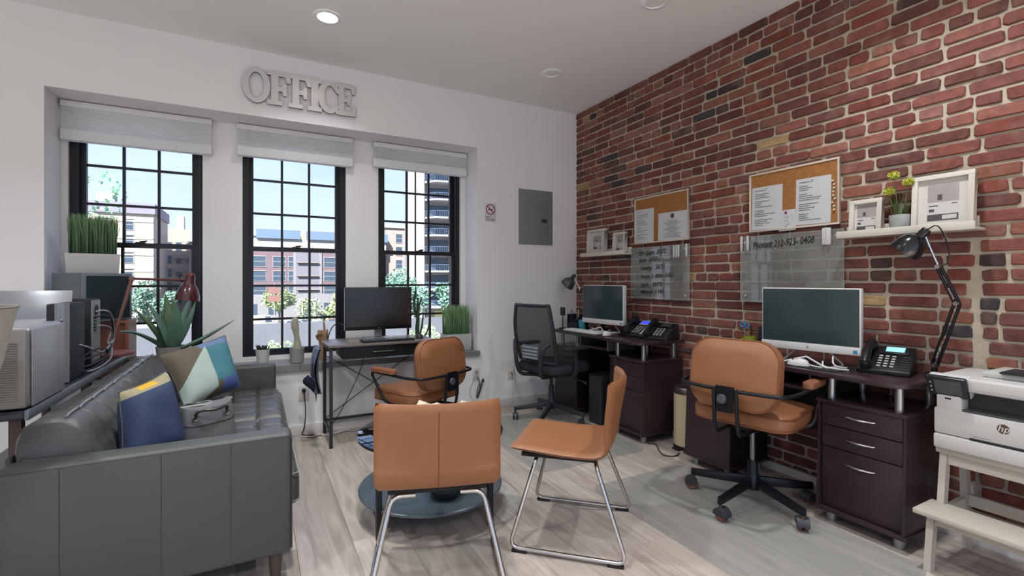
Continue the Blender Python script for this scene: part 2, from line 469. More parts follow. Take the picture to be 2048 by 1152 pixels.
while xk < WX+.02:
    x0, x1 = xk+.0008, min(xk+PW-.0008, WX+.01); xk += PW
    if x1 < -3.4: continue
    x0 = max(x0, -3.4)
    if abs(x0-.163) < .02: cuts = [WY, 3.236, 1.5, -.2, -1.9, -3.1]
    elif abs(x0-.398) < .02: cuts = [WY, 2.32, .5, -1.3, -3.1]
    else:
        cuts = [WY]; y = WY - rp_.uniform(.3, 1.8)
        while y > -2.9: cuts.append(y); y -= rp_.uniform(1.4, 1.9)
        cuts.append(-3.1)
    for a, c in zip(cuts, cuts[1:]):
        me = MB().add([(x0, c+.0008, 0), (x1, c+.0008, 0), (x1, a-.0008, 0), (x0, a-.0008, 0), (x0-.0007, c, -.012), (x1+.0007, c, -.012), (x1+.0007, a, -.012), (x0-.0007, a, -.012)],
              [(0, 1, 2, 3), (0, 4, 5, 1), (1, 5, 6, 2), (2, 6, 7, 3), (3, 7, 4, 0)]).mesh('plank', m_plank)
        link('plank', me, fl)
# --- baseboards
b = MB(); b.box(-3.4, WX-.012, WY-.016, WY, 0, .085); struct('baseboard_window', b, m_trim, bev=.003)
b = MB(); b.box(2.935, 2.956, .2, WY-.02, 0, .05); struct('baseboard_brick', b, m_trim)
# --- stone sill in slabs
sl = bpy.data.objects.new('trim_1', None); col.objects.link(sl); sl['kind'] = 'structure'
sx = [-1.194, -.905, -.3, .305, .91, 1.515, 1.846]
for a, c in zip(sx, sx[1:]):
    b = MB()
    if c > 1.8: b.box(a+.0015, 1.830, WY-.03, I0, .5185, .565); b.box(1.829, 1.846, WY-.03, WY-.0005, .5185, .565)
    else: b.box(a+.0015, c-.0015, WY-.03, I0, .5185, .565)
    part(sl, 'sill_slab', b, m_sill)
# --- three black sash windows
pane_me = {}
for wi, (x0, x1) in enumerate(WIN):
    w = bpy.data.objects.new('window_%d' % (wi+1), None); col.objects.link(w); w['kind'] = 'structure'
    b = MB(); fy0, fy1 = 4.44, 4.60; fw = .045
    b.box(x0, x0+fw, fy0, fy1, .60, 2.42); b.box(x1-fw, x1, fy0, fy1, .60, 2.42)
    b.box(x0+fw, x1-fw, fy0, fy1, 2.385, 2.42); b.box(x0+fw, x1-fw, fy0, fy1, .60, .622)
    part(w, 'frame', b, m_winblack)
    gx0, gx1 = x0+fw, x1-fw; st = .032
    for nm, z0, z1, y0, y1, zb, zt in (('lower_sash', .622, 1.50, 4.455, 4.495, .03, .036), ('upper_sash', 1.468, 2.385, 4.50, 4.54, .036, .035)):
        b = MB(); b.box(gx0, gx0+st, y0, y1, z0, z1); b.box(gx1-st, gx1, y0, y1, z0, z1)
        b.box(gx0+st, gx1-st, y0, y1, z0, z0+zb); b.box(gx0+st, gx1-st, y0, y1, z1-zt, z1)
        sash = part(w, nm, b, m_winblack)
        a0, a1, c0, c1 = gx0+st, gx1-st, z0+zb, z1-zt
        if nm == 'upper_sash': c1 = 2.345
        vb = [a0 + (a1-a0)*k/3 for k in (1, 2)]
        hb = (.90, 1.178) if nm == 'lower_sash' else (1.78, 2.06)
        for x in vb: part(sash, 'muntin', MB().box(x-.009, x+.009, y0+.008, y1-.008, c0, c1), m_winblack)
        for z in hb: part(sash, 'muntin', MB().box(a0, a1, y0+.010, y1-.010, z-.009, z+.009), m_winblack)
        xx = [a0]+vb+[a1]; zz = [c0]+list(hb)+[c1]
        for i in range(3):
            for k in range(3):
                part(sash, 'pane', MB().add([(xx[i], (y0+y1)/2, zz[k]), (xx[i+1], (y0+y1)/2, zz[k]), (xx[i+1], (y0+y1)/2, zz[k+1]), (xx[i], (y0+y1)/2, zz[k+1])], [(0, 1, 2, 3)]), m_glass)
    xm = (x0+x1)/2
    b = MB(); b.rbox(xm-.03, xm+.03, 4.45, 4.48, 1.4985, 1.508, .003); b.tube([(xm-.005, 4.462, 1.51), (xm+.04, 4.458, 1.516)], .006, 8)
    part(w, 'sash_lock', b, mat('bronze', '#4a4038', .4, metal=.8))

# ================================================================ ON THE WINDOW WALL AND THE CEILING
def translucent(name, c, k):
    m = mat(name, c, .85); nt = m.node_tree; n = nt.nodes; l = nt.links
    t_ = n.new('ShaderNodeBsdfTranslucent'); t_.inputs[0].default_value = lin(c); mx_ = n.new('ShaderNodeMixShader'); mx_.inputs[0].default_value = k
    l.new(n['Principled BSDF'].outputs[0], mx_.inputs[1]); l.new(t_.outputs[0], mx_.inputs[2]); l.new(mx_.outputs[0], n['Material Output'].inputs[0]); return m
m_blind = translucent('blind_fabric', '#f4f4f5', .5)
BL = [(-1.183, -.302, 2.19, 'white pleated blind drawn up over the window behind the red lamp'), (-.134, .746, 2.213, 'white pleated blind drawn up over the middle window'),
      (.923, 1.820, 2.24, 'white pleated blind drawn up over the window by the no smoking sign')]
for x0, x1, zb, lb in BL:
    t = thing('window_blind', lb, 'blind', ((x0+x1)/2, 4.36, 2.46), group='pleated blinds over the windows'); h = (x1-x0)/2
    part(t, 'head_rail', MB().rbox(-h, h, -.03, .04, -.042, 0, .004), mat('blind_rail', '#e4e4e6', .6))
    b = MB(); N = 9; zt, zl = -.042, zb+.075-2.46
    prof = []
    for k in range(N*2+1): prof.append((-.026 if k % 2 else -.014, zt+(zl-zt)*k/(N*2)))
    vs = []; fs = []
    for (y, z) in prof: vs += [(-h+.004, y, z), (h-.004, y, z)]
    for k in range(len(prof)-1): fs.append((2*k, 2*k+1, 2*k+3, 2*k+2))
    b.add(vs, fs); part(t, 'pleated_fabric', b, m_blind, ang=20)
    part(t, 'bottom_rail', MB().rbox(-h, h, -.03, .036, zb-2.46, zb+.075-2.46, .006), translucent('blind_bottom', '#f4f4f5', .3))

# metal OFFICE letters
m_alu = mat('brushed_aluminium', '#d6d4d1', .42, metal=.5, var=.05, vscale=3, stretch=(1, 1, 40))
m_aludark = mat('letter_edge', '#6d6e70', .45, metal=.7)
off = thing('wall_letters', 'silver metal slab serif letters spelling OFFICE on white wall', 'sign', (-.094, WY, 2.566))
Wd, Hh = .816, .256
def ell(cx, cy, rx, ry, n=28): return [(cx+rx*math.cos(2*PI*k/n), cy+ry*math.sin(2*PI*k/n)) for k in range(n)]
LK = [0]
def letter(poly, hole=None, x0=0, x1=1, nm='letter'):
    """poly in 0..1 cell; a bevelled plate, with the hole cut as a bridge ring"""
    sx_ = (x1-x0)*Wd; P = [(x0*Wd+p[0]*sx_, p[1]*Hh) for p in poly]
    bm = bmesh.new()
    def ring(pts, y): return [bm.verts.new((p[0], y, p[1])) for p in pts]
    LK[0] += 1; yb, yf = -.008-.0006*LK[0], -.028-.0022*(LK[0] % 2)-.0003*LK[0]
    A = ring(P, yb); B = ring(P, yf)
    for i in range(len(P)): bm.faces.new((A[i], A[(i+1) % len(P)], B[(i+1) % len(P)], B[i]))
    ea = [bm.edges.get((B[i], B[(i+1) % len(P)])) for i in range(len(P))]; eb = [bm.edges.get((A[i], A[(i+1) % len(P)])) for i in range(len(P))]
    if hole:
        Q = [(x0*Wd+p[0]*sx_, p[1]*Hh) for p in hole]; C = ring(Q, yb); D = ring(Q, yf)
        for i in range(len(Q)): bm.faces.new((C[i], D[i], D[(i+1) % len(Q)], C[(i+1) % len(Q)]))
        ea += [bm.edges.get((D[i], D[(i+1) % len(Q)])) for i in range(len(Q))]; eb += [bm.edges.get((C[i], C[(i+1) % len(Q)])) for i in range(len(Q))]
    n0 = len(bm.faces)
    bmesh.ops.triangle_fill(bm, edges=ea, use_beauty=True); bmesh.ops.triangle_fill(bm, edges=eb, use_beauty=True)
    bmesh.ops.recalc_face_normals(bm, faces=bm.faces)
    me = bpy.data.meshes.new(nm); bm.to_mesh(me); bm.free(); me.materials.append(m_alu); me.materials.append(m_aludark)
    for p in me.polygons: p.material_index = 0 if abs(p.normal.y) > .7 else 1
    return link(nm, me, off)
S = .13
Fp = [(0, 0), (.62, 0), (.62, S), (.46, S), (.46, .42), (.62, .42), (.66, .30), (.80, .30), (.80, .66), (.66, .66), (.62, .56), (.46, .56), (.46, .87), (.72, .87), (.80, .70), (.97, .70), (.97, 1), (0, 1), (0, .87), (.16, .87), (.16, S), (0, S)]
Ep = [(0, 0), (1, 0), (1, .34), (.86, .34), (.78, S), (.42, S), (.42, .43), (.56, .43), (.60, .33), (.73, .33), (.73, .67), (.60, .67), (.56, .56), (.42, .56), (.42, .87), (.76, .87), (.83, .70), (.97, .70), (.97, 1), (0, 1), (0, .87), (.14, .87), (.14, S), (0, S)]
Ip = [(0, 0), (1, 0), (1, S), (.76, S), (.76, .87), (1, .87), (1, 1), (0, 1), (0, .87), (.24, .87), (.24, S), (0, S)]
Cp = [(.5+.5*math.cos(R(a)), .5+.51*math.sin(R(a))) for a in range(40, 331, 12)] + [(.80, .30)] + [(.52+.25*math.cos(R(a)), .5+.36*math.sin(R(a))) for a in range(320, 44, -12)] + [(.80, .66), (.96, .62)]
letter(ell(.5, .5, .5, .52), ell(.5, .5, .27, .38), 0, .232)
letter(Fp, None, .205, .412); letter(Fp, None, .385, .59); letter(Ip, None, .555, .682); letter(Cp, None, .645, .86); letter(Ep, None, .81, 1)

# electrical panel
ep = thing('electrical_panel', 'grey metal electrical panel cover on the wall by the brick corner', 'panel', (2.4675, WY, 1.852))
m_pgrey = mat('panel_grey', '#7f8383', .5)
part(ep, 'cover', MB().rbox(-.196, .196, -.012, 0, -.273, .273, .004), m_pgrey)
d = part(ep, 'door', MB().rbox(-.1, .145, -.017, -.0115, -.205, .17, .003), mat('panel_door', '#7a7e7e', .45))
part(d, 'latch', MB().rbox(.06, .122, -.021, -.016, -.05, -.012, .002), mat('panel_latch', '#3a3b3b', .4))
for x, z in ((-.17, .18), (-.17, -.2), (.17, -.2), (.17, .18)): part(ep, 'screw', MB().ball((x, -.0125, z), .007, 8, 6), m_pgrey)
# no smoking sign
ns = thing('no_smoking_sign', 'small white sign with a red crossed out cigarette above NO SMOKING', 'sign', (1.9645, WY, 1.87))
part(ns, 'plate', MB().rbox(-.06, .06, -.004, 0, -.088, .088, .002), mat('sign_white', '#d5d1d3', .5))
m_red = mat('sign_red', '#8c3545', .5); m_ink = mat('ink_black', '#2a2a2c', .6)
b = MB(); vs = []
N = 32
for k in range(N):
    a = 2*PI*k/N
    for r in (.05, .041): vs.append((r*math.cos(a), -.0046, .027+r*math.sin(a)))
b.add(vs, [(2*k, 2*k+1, (2*k+3) % (2*N), (2*k+2) % (2*N)) for k in range(N)]); b.box(-.045, .045, -.0048, -.0044, -.0045, .0045, TM(0, 0, .027) @ RM(R(45), 'Y'))
part(ns, 'prohibition_ring', b, m_red)
b = MB(); b.box(-.028, .022, -.0043, -.0041, .022, .031); b.tube([(.024, -.0043, .03), (.032, -.0043, .04), (.026, -.0043, .048), (.034, -.0043, .056)], .0015, 5)
part(ns, 'cigarette', b, m_ink)
FR = Matrix(((1, 0, 0, 0), (0, 0, -1, 0), (0, 1, 0, 0), (0, 0, 0, 1)))   # text upright, facing -Y
text_part(ns, 'lettering', 'NO', .026, m_ink, TM(-.03, -.0045, -.047) @ FR); text_part(ns, 'lettering', 'SMOKING', .022, m_ink, TM(0, -.0045, -.07) @ FR)

# recessed ceiling lights
m_cantrim = mat('can_trim', '#f4f4f4', .5)
def downlight(x, y, lit, lb, power=0):
    t = thing('recessed_light', lb, 'ceiling light', (x, y, CZ), group='recessed ceiling lights')
    part(t, 'trim_ring', MB().lathe([(.062, -.001), (.064, -.010), (.082, -.008), (.088, -.003), (.088, -.0005)], 32, cap0=False, cap1=False), m_cantrim)
    part(t, 'lens', MB().lathe([(.0001, -.006), (.04, -.0055), (.0635, -.003)], 28, cap0=False, cap1=False), mat('lens_lit', '#ffffff', .5, emit='#fff6ea', estr=9) if lit else mat('lens_off', '#eaeae8', .35))
    if lit:
        d = bpy.data.lights.new('downlight', 'AREA'); d.shape = 'DISK'; d.size = .12; d.energy = power; d.color = (.96, .98, 1); d.spread = R(125)
        o = bpy.data.objects.new('downlight', d); o.location = (0, 0, -.012); o.parent = t; col.objects.link(o)
downlight(.416, 3.358, True, 'lit round recessed light in the ceiling above the OFFICE letters', 3.5)
downlight(2.19, 3.38, False, 'unlit round recessed light in the ceiling near the brick corner')
downlight(2.2, 2.21, False, 'unlit round recessed light cut by the top edge of the picture')
for i, (x, y, p) in enumerate([(.416, 2.21, 5.5), (.416, 1.05, 4), (-1.4, 2.21, 5.5), (-1.4, 1.05, 7), (2.19, 1.05, 6), (.416, -1.9, 18), (-1.4, -1.9, 18)]):  # extra out-of-view fixtures, added to light the room
    downlight(x, y, True, 'added unseen lit recessed light in the ceiling '+['above the coffee table', 'just behind the camera', 'above the console table', 'behind the camera on the sofa side', 'above the printer', 'by the added rear window', 'by the added side window'][i], p)

# outlets
m_outlet = mat('outlet_plate', '#cfcbc4', .4); m_slot = mat('outlet_slot', '#4a4845', .6)
def outlet(x, z, lb, plug=None):
    t = thing('wall_outlet', lb, 'outlet', (x, WY, z), group='wall outlets under the windows')
    part(t, 'cover_plate', MB().rbox(-.036, .036, -.006, 0, -.06, .06, .003), m_outlet)
    for dz in (-.026, .026):
        part(t, 'socket', MB().lathe([(.0155, 0), (.0155, .008), (.013, .0085)], 16, TM(0, 0, dz) @ RM(R(90), 'X')), mat('socket_face', '#c4c0b8', .45))
    return t
outlet(.331, .33, 'wall outlet with a black plug beside the sofa'); outlet(2.186, .325, 'wall outlet with white plugs behind the black mesh chair')
outlet(1.815, .345, 'wall outlet with a bundled grey cord hanging below the window end')
def cord(name, pts, r, m, lb, it=2):
    return one(name, MB().tube(smooth_path(pts, it), r, 6), m, lb, 'cord')
m_cordb = mat('cord_black', '#1b1a1b', .5); m_cordw = mat('cord_white', '#cbc8c2', .5)
t = thing('power_cord', 'black power cord plugged into the wall outlet beside the sofa', 'cord', (.331, WY, .356))
part(t, 'plug', MB().rbox(-.014, .014, -.034, -.0087, -.014, .014, .004), m_cordb)
part(t, 'cable', MB().tube(smooth_path([(0, -.03, -.005), (.005, -.045, -.06), (.012, -.05, -.18), (.0, -.05, -.3), (-.03, -.06, -.345), (.2, -.08, -.35)], 3), .0042, 6), m_cordb)
t = thing('power_cord', 'white power cord hanging from the outlet behind the black mesh chair', 'cord', (2.186, WY, .352))
part(t, 'plug', MB().rbox(-.02, .02, -.04, -.0087, -.02, .02, .007), m_cordw)
part(t, 'cable', MB().tube(smooth_path([(0, -.038, 0), (.012, -.045, -.05), (.008, -.04, -.2), (-.02, -.035, -.34), (.06, -.06, -.3465), (.25, -.09, -.3465)], 3), .005, 6), m_cordw)
part(t, 'cable', MB().tube(smooth_path([(.01, -.038, -.03), (.03, -.04, -.1), (.05, -.04, -.2), (.09, -.04, -.3)], 3), .003, 6), m_cordw)
m_cordg = mat('cord_grey', '#3c3a39', .5)
t = thing('bundled_cord', 'dark cord tied in a hanging bundle below the window end', 'cord', (1.83, WY, .32))
b = MB(); b.tube(smooth_path([(-.005, -.012, .0), (0, -.03, -.03), (.02, -.03, -.07), (.0, -.03, -.16), (-.015, -.028, -.2), (.0, -.03, -.15), (.03, -.03, -.08)], 3), .004, 6)
b.tube(smooth_path([(.035, -.03, -.03), (.03, -.03, -.08), (.0, -.026, -.14), (-.02, -.028, -.205), (.005, -.03, -.17), (.04, -.03, -.06)], 3), .004, 6)
b.tube(smooth_path([(.01, -.03, -.06), (-.01, -.022, -.12), (-.022, -.024, -.19), (-.004, -.03, -.2), (.015, -.03, -.1)], 3), .004, 6)
part(t, 'cable', b, m_cordg); part(t, 'plug', MB().rbox(.036, .056, -.036, -.022, -.055, -.02, .004), m_cordg)
t = thing('adapter_lead', 'thin pale lead looped against the wall below the window end', 'cord', (1.815, WY, .371))
part(t, 'cable', MB().tube(smooth_path([(0, -.018, 0), (-.03, -.02, -.08), (-.07, -.012, -.16), (-.06, -.012, -.24), (-.02, -.02, -.27)], 3), .0022, 6), mat('cord_pale', '#9b958e', .5))
part(t, 'plug', MB().rbox(-.01, .01, -.024, -.0087, -.012, .012, .003), mat('cord_pale', '#9b958e', .5))
t = thing('loose_cords', 'tangle of pale cords lying by the baseboard under the small desk', 'cord', (.52, 4.02, 0))
for k in range(3):
    rr = random.Random(k); pts = [(-.2+.06*i+rr.uniform(-.02, .02), rr.uniform(-.05, .04), .006+.012*(rr.random() if i % 3 else 0)) for i in range(7)]
    part(t, 'cable', MB().tube(smooth_path(pts, 2), .0045, 6), m_cordw if k else mat('cord_tan', '#a58f78', .5))

# ================================================================ SOFA SIDE
def W(t):
    return MB(TM(-t.location.x, -t.location.y, -t.location.z))
m_leather = mat('grey_leather', '#4b4a49', .25, var=.06, vscale=5, bump=.35, bscale=260, wear=.08)
m_leather2 = mat('grey_leather_side', '#434643', .42, var=.05, vscale=4, bump=.3, bscale=300)
m_seam = mat('leather_piping', '#7e8283', .5)
m_seamd = mat('leather_seam_dark', '#2f3333', .6)
sofa = thing('sofa', 'grey tufted leather sofa along the wall under the window', 'sofa', (-.30, 3.05, 0))
part(sofa, 'base_frame', W(sofa).rbox(-.72, .10, 2.13, 3.98, .13, .27, .01), m_leather2)
for y0, y1 in ((2.10, 2.215), (3.885, 4.0)):
    a = part(sofa, 'arm', W(sofa).rbox(-.735, .128, y0, y1, .13, .612, .022, 3), m_leather2)
    if y0 < 3:
        for x in (-.575, -.30, -.085): part(a, 'seam', W(sofa).box(x-.0012, x+.0012, y0-.0008, y0+.004, .15, .594), m_seamd)
        part(a, 'piping', W(sofa).tube([(-.72, y0+.004, .598), (.11, y0+.004, .598), (.125, y0+.006, .585), (.126, y0+.006, .15)], .0028, 6), m_seamd)
        part(a, 'piping', W(sofa).tube([(.125, y1-.006, .15), (.125, y1-.006, .598), (-.7, y1-.004, .606)], .0024, 6), m_seam)
part(sofa, 'back_panel', W(sofa).rbox(-.745, -.7305, 2.2155, 3.8845, .13, .62, .006, 2), m_leather2)
def tuft(u, v, nu, nv, lu, lv):
    du = abs(u*nu-round(u*nu))/nu*lu; dv = abs(v*nv-round(v*nv))/nv*lv
    g = .011*math.exp(-(du/.006)**2) + .011*math.exp(-(dv/.006)**2)
    g += .012*math.exp(-((du*du+dv*dv)/(.022**2)))
    puff = .007*math.sqrt(max(0, math.sin(PI*abs(u*nu % 1))*math.sin(PI*abs(v*nv % 1))))
    return puff - min(g, .024)
def seat_cushion(y0, y1):
    x0, x1 = -.44, .158
    def fn(u, v):
        x = x0+(x1-x0)*u; y = y0+(y1-y0)*v
        e = min(x1-x, y-y0, y1-y); drop = .05*(1-min(1, e/.05))**2.2
        return (x, y, .445 + tuft(u, v, 4, 5, x1-x0, y1-y0)*(0.3+.7*min(1, e/.05)) - drop)
    b = W(sofa); b.grid(fn, 72, 90)
    c = part(sofa, 'seat_cushion', b, m_leather, ang=70)
    b = W(sofa); b.rbox(x0, x1+.006, y0, y1, .265, .405, .03, 3); part(c, 'cushion_border', b, m_leather)
    for z, x in ((.40, x1+.002),):
        part(c, 'piping', W(sofa).tube(fillet([(x0+.05, y0+.003, z), (x, y0+.003, z), (x, y1-.003, z), (x0+.05, y1-.003, z)], .03), .0035, 6), m_seam)
    part(c, 'piping', W(sofa).tube(fillet([(x0+.05, y0+.003, .285), (x1+.007, y0+.003, .285), (x1+.007, y1-.003, .285), (x0+.05, y1-.003, .285)], .03), .0035, 6), m_seam)
seat_cushion(2.222, 3.045); seat_cushion(3.055, 3.878)
PR = [(-.50, .425), (-.482, .50), (-.492, .58), (-.52, .655), (-.56, .712), (-.61, .736), (-.665, .734), (-.708, .708), (-.728, .66), (-.73, .56), (-.73, .45)]
def prof(t):
    k = t*(len(PR)-1); i = min(int(k), len(PR)-2); f = k-i
    p0 = PR[max(i-1, 0)]; p1 = PR[i]; p2 = PR[i+1]; p3 = PR[min(i+2, len(PR)-1)]
    h = lambda a, b_, c, d: .5*(2*b_+(c-a)*f+(2*a-5*b_+4*c-d)*f*f+(3*b_-a-3*c+d)*f**3)
    return h(p0[0], p1[0], p2[0], p3[0]), h(p0[1], p1[1], p2[1], p3[1])
def back_cushion(y0, y1):
    cx, cz = -.61, .56
    def fn(u, v):
        y = y0+(y1-y0)*u; x, z = prof(v)
        e = min(y-y0, y1-y); k = 1 - .10*(1-min(1, e/.035))**2
        dx, dz = x-cx, z-cz; L = math.hypot(dx, dz)
        tf = tuft(u, min(v/.55, 1), 5, 2.0, y1-y0, .34)*.5 if v < .62 else (-.002*math.exp(-((abs(u*5-round(u*5))/5*(y1-y0))/.02)**2))
        s_ = k + tf/L*min(1, e/.05)
        return (cx+dx*s_, y, cz+dz*s_)
    b = W(sofa); b.grid(fn, 100, 44)
    for uu in (0, 1):
        ring = [fn(uu, j/44) for j in range(45)]; b.add(ring, [tuple(range(45))])
    c = part(sofa, 'back_cushion', b, m_leather, ang=60)
    part(c, 'piping', W(sofa).tube([(p[0]+.006, p[1], p[2]+.007) for p in [fn(i/40, .48) for i in range(1, 40)]], .0035, 6), m_seam)
    part(c, 'piping', W(sofa).tube([(p[0], p[1], p[2]+.003) for p in [fn(i/40, .72) for i in range(1, 40)]], .003, 6), m_seamd)
back_cushion(2.224, 3.045); back_cushion(3.055, 3.876)
m_leg = mat('dark_wood_leg', '#4c4038', .45)
for x, y in ((.07, 2.17), (-.66, 2.17), (.07, 3.93), (-.66, 3.93)): part(sofa, 'leg', W(sofa).lathe([(.018, 0), (.028, .13)], 14, TM(x, y, 0)), m_leg)

def pillow(name, c00, c10, c11, c01, t, m, label, cat='cushion', loc=None, n=26):
    A, B, C, D = [Vector(p) for p in (c00, c10, c11, c01)]
    nrm = (B-A).cross(D-A).normalized(); ctr = (A+B+C+D)/4; vs = []; fs = []; uv = []
    for side in (1, -1):
        for j in range(n+1):
            for i in range(n+1):
                u, v = i/n, j/n; a, b_ = 2*u-1, 2*v-1
                p = A*(1-u)*(1-v)+B*u*(1-v)+C*u*v+D*(1-u)*v
                pin = 1 - .075*((1-a*a)*abs(b_)**3 + (1-b_*b_)*abs(a)**3)
                p = ctr+(p-ctr)*pin
                h = t*(max(0, (1-a**4)*(1-b_**4)))**.62
                h += .004*math.sin(9*u+5*v)*math.sin(7*v+1)*(1-a*a)*(1-b_*b_)
                vs.append(p+nrm*h*side); uv.append((u, v))
    N = (n+1)**2
    for s_ in (0, 1):
        for j in range(n):
            for i in range(n):
                q = [s_*N+j*(n+1)+i, s_*N+j*(n+1)+i+1, s_*N+(j+1)*(n+1)+i+1, s_*N+(j+1)*(n+1)+i]
                fs.append(tuple(q if s_ == 0 else q[::-1]))
    base = Vector(loc) if loc else Vector((ctr.x, ctr.y, min(A.z, B.z, C.z, D.z)))
    me = bpy.data.meshes.new(name); me.from_pydata([tuple(p-base) for p in vs], [], fs)
    ul = me.uv_layers.new(name='UVMap')
    for lp in me.loops: ul.data[lp.index].uv = uv[lp.vertex_index]
    me.materials.append(m); me.shade_smooth()
    o = link(name, me, None, base); o['label'] = label; o['category'] = cat
    rim = [A+(B-A)*k/12 for k in range(12)]+[B+(C-B)*k/12 for k in range(12)]+[C+(D-C)*k/12 for k in range(12)]+[D+(A-D)*k/12 for k in range(12)]
    def pull(p, k):
        w = (k % 12)/12*2-1; return ctr+(p-ctr)*(1-.075*(1-w*w)) - base
    part(o, 'piping', MB().tube([pull(p, k) for k, p in enumerate(rim)], .0035, 5, closed=True), mat(m.name+'_edge', '#4a4a48', .8))
    return o
m_c2 = patch_mat('patchwork_cushion', '#62594a', [('#66789b', [(1, 0, .45), (0, 1, .83)]), ('#437680', [(1, 0, .53), (0, -1, -.83), (0, 1, .2)]),
      ('#4c6298', [(1, 0, .62), (0, -1, -.2)]), ('#a3b5ac', [(-1, 0, -.53), (1.03, -1, -.31), (-.4, 1, -.1)])])
pillow('throw_cushion', (-.355, 3.27, .475), (-.085, 3.50, .545), (-.18, 3.66, .86), (-.50, 3.42, .79), .085, m_c2, 'patchwork cushion in teal, mint, brown and blue in the far sofa corner')
m_c1 = patch_mat('navy_cushion', '#2b3854', [('#8b8468', [(0, 1, .88)]), ('#c4982a', [(0, 1, .92), (1, 0, .25), (-1, 0, -.62)]), ('#b9c7c4', [(1, 0, .94)]), ('#2f3e60', [(0, -1, -.3)])])
pillow('throw_cushion', (-.46, 2.35, .485), (-.27, 2.51, .475), (-.35, 2.59, .82), (-.49, 2.45, .77), .085, m_c1, 'navy cushion with mustard and mint edges behind the handbag')

# handbag lying on the seat
m_bag = mat('bag_leather', '#6d7073', .25, var=.06, vscale=10, bump=.3, bscale=200, metal=.15)
bag = thing('handbag', 'shiny grey leather handbag with twin handles on the sofa seat', 'handbag', (-.215, 2.70, .462), R(30))
def bagf(u, v):
    a = 2*PI*u; z = v*.17; tp = 1-.45*v**1.5
    sx_ = math.copysign(abs(math.cos(a))**.5, math.cos(a)); sy_ = math.copysign(abs(math.sin(a))**.6, math.sin(a))
    return (.13*sx_*(1-.12*v), .08*sy_*tp, z + .012*math.cos(2*a)*v)
b = MB(); b.grid(bagf, 40, 14); b.add([bagf(i/40, 1) for i in range(40)], [tuple(range(40))]); b.add([bagf(i/40, 0) for i in range(40)], [tuple(range(40))])
body = part(bag, 'body', b, m_bag, ang=60)
part(body, 'seam', MB().tube([bagf(i/40, .55) for i in range(40)], .003, 5, closed=True), mat('bag_seam', '#2e2f31', .5))
part(body, 'zipper', MB().tube([(-.125, 0, .176), (0, 0, .168), (.125, 0, .176)], .005, 6), mat('zip_metal', '#9a9a98', .3, metal=.9))
for s_ in (-1, 1):
    h = part(bag, 'handle', MB().tube(smooth_path([(-.07, s_*.055, .13), (-.065, s_*.075, .165), (0, s_*.10, .155), (.065, s_*.075, .165), (.07, s_*.055, .13)], 2), .007, 8), mat('bag_handle', '#3b3635', .35))
    for x in (-.07, .07): part(h, 'buckle', MB().tube(arc((x, s_*.06, .125), .012, 0, 360, 14, 'xz'), .0028, 6), mat('zip_metal'))

# console table behind the sofa
m_cons = mat('console_black_wood', '#20242c', .3, var=.1, vscale=6, stretch=(1, .1, 1))
ct = thing('console_table', 'long black console table behind the sofa carrying computer gear', 'table', (-.95, 3.2, 0))
part(ct, 'table_top', W(ct).rbox(-1.20, -.742, 2.36, 4.085, .715, .745, .004), m_cons)
part(ct, 'front_edge', W(ct).rbox(-.7418, -.728, 2.36, 4.085, .712, .748, .003), mat('console_edge', '#6f7780', .3, metal=.4))
part(ct, 'shelf', W(ct).rbox(-1.18, -.78, 2.40, 4.05, .30, .32, .004), m_cons)
for x in (-1.17, -.77):
    for y in (2.39, 3.2, 4.05): part(ct, 'leg', W(ct).rbox(x-.018, x+.018, y-.018, y+.018, 0, .7148, .003), mat('console_leg', '#4a372e', .5))

m_silver = mat('silver_plastic', '#85888d', .32, metal=.35); m_silver2 = mat('silver_front', '#83827f', .4, metal=.2)
m_dark = mat('dark_plastic', '#12151a', .6)
pc = thing('tower_computer', 'large silver computer tower with ribbed front at the console end', 'computer', (-.87, 2.565, .748))
part(pc, 'case', MB().rbox(-.135, .135, -.17, .175, .0, .30, .018, 3), m_silver)
fp = part(pc, 'front_panel', MB().rbox(-.14, .128, -.188, -.1695, .004, .296, .008, 2), m_silver2)
for k in range(26): part(fp, 'rib', MB().box(-.13, .105, -.1905, -.187, .028+k*.0086, .0325+k*.0086), m_silver2)
part(pc, 'side_panel', MB().rbox(.1345, .140, -.165, .172, .006, .292, .004), mat('silver_side', '#8f9297', .35, metal=.3))
sp = thing('slim_computer', 'slim silver and black computer standing behind the ribbed tower', 'computer', (-.80, 3.02, .748))
part(sp, 'case', MB().rbox(-.045, .030, -.10, .16, 0, .365, .008), m_dark)
b = MB(); b.grid(lambda u, v: (-.012+.047*u, -.102-.022*math.sin(PI*(.15+.7*u)), .003+.365*v), 10, 1); b.grid(lambda u, v: (-.012+.047*u, -.09, .003+.365*v), 10, 1)
b.add([(-.012+.047*u/10, -.102-.022*math.sin(PI*(.15+.7*u/10)), .368) for u in range(11)]+[(.035, -.09, .368), (-.012, -.09, .368)], [tuple(range(13))])
b.add([(.035, -.112, .003), (.035, -.09, .003), (.035, -.09, .368), (.035, -.112, .368)], [(0, 1, 2, 3)])
f_ = part(sp, 'front_bezel', b, m_silver)
part(f_, 'power_button', MB().ball((.015, -.124, .29), .006, 10, 8), m_silver2)
pr = thing('photo_printer', 'silver printer with raised paper tray behind the ribbed tower', 'printer', (-1.0, 3.2, .746))
part(pr, 'body', MB().rbox(-.13, .145, -.12, .14, 0, .27, .02, 3), m_silver)
part(pr, 'paper_slot', MB().rbox(-.10, .125, -.1235, -.119, .19, .245, .002), m_dark)
part(pr, 'lid', MB().rbox(-.12, .14, -.125, .02, .27, .285, .006), mat('silver_side'))
part(pr, 'paper_tray', MB().rbox(-.13, .15, -.006, .006, 0, .16, .004, M=TM(0, .06, .27) @ RM(R(-18), 'X')), m_silver)
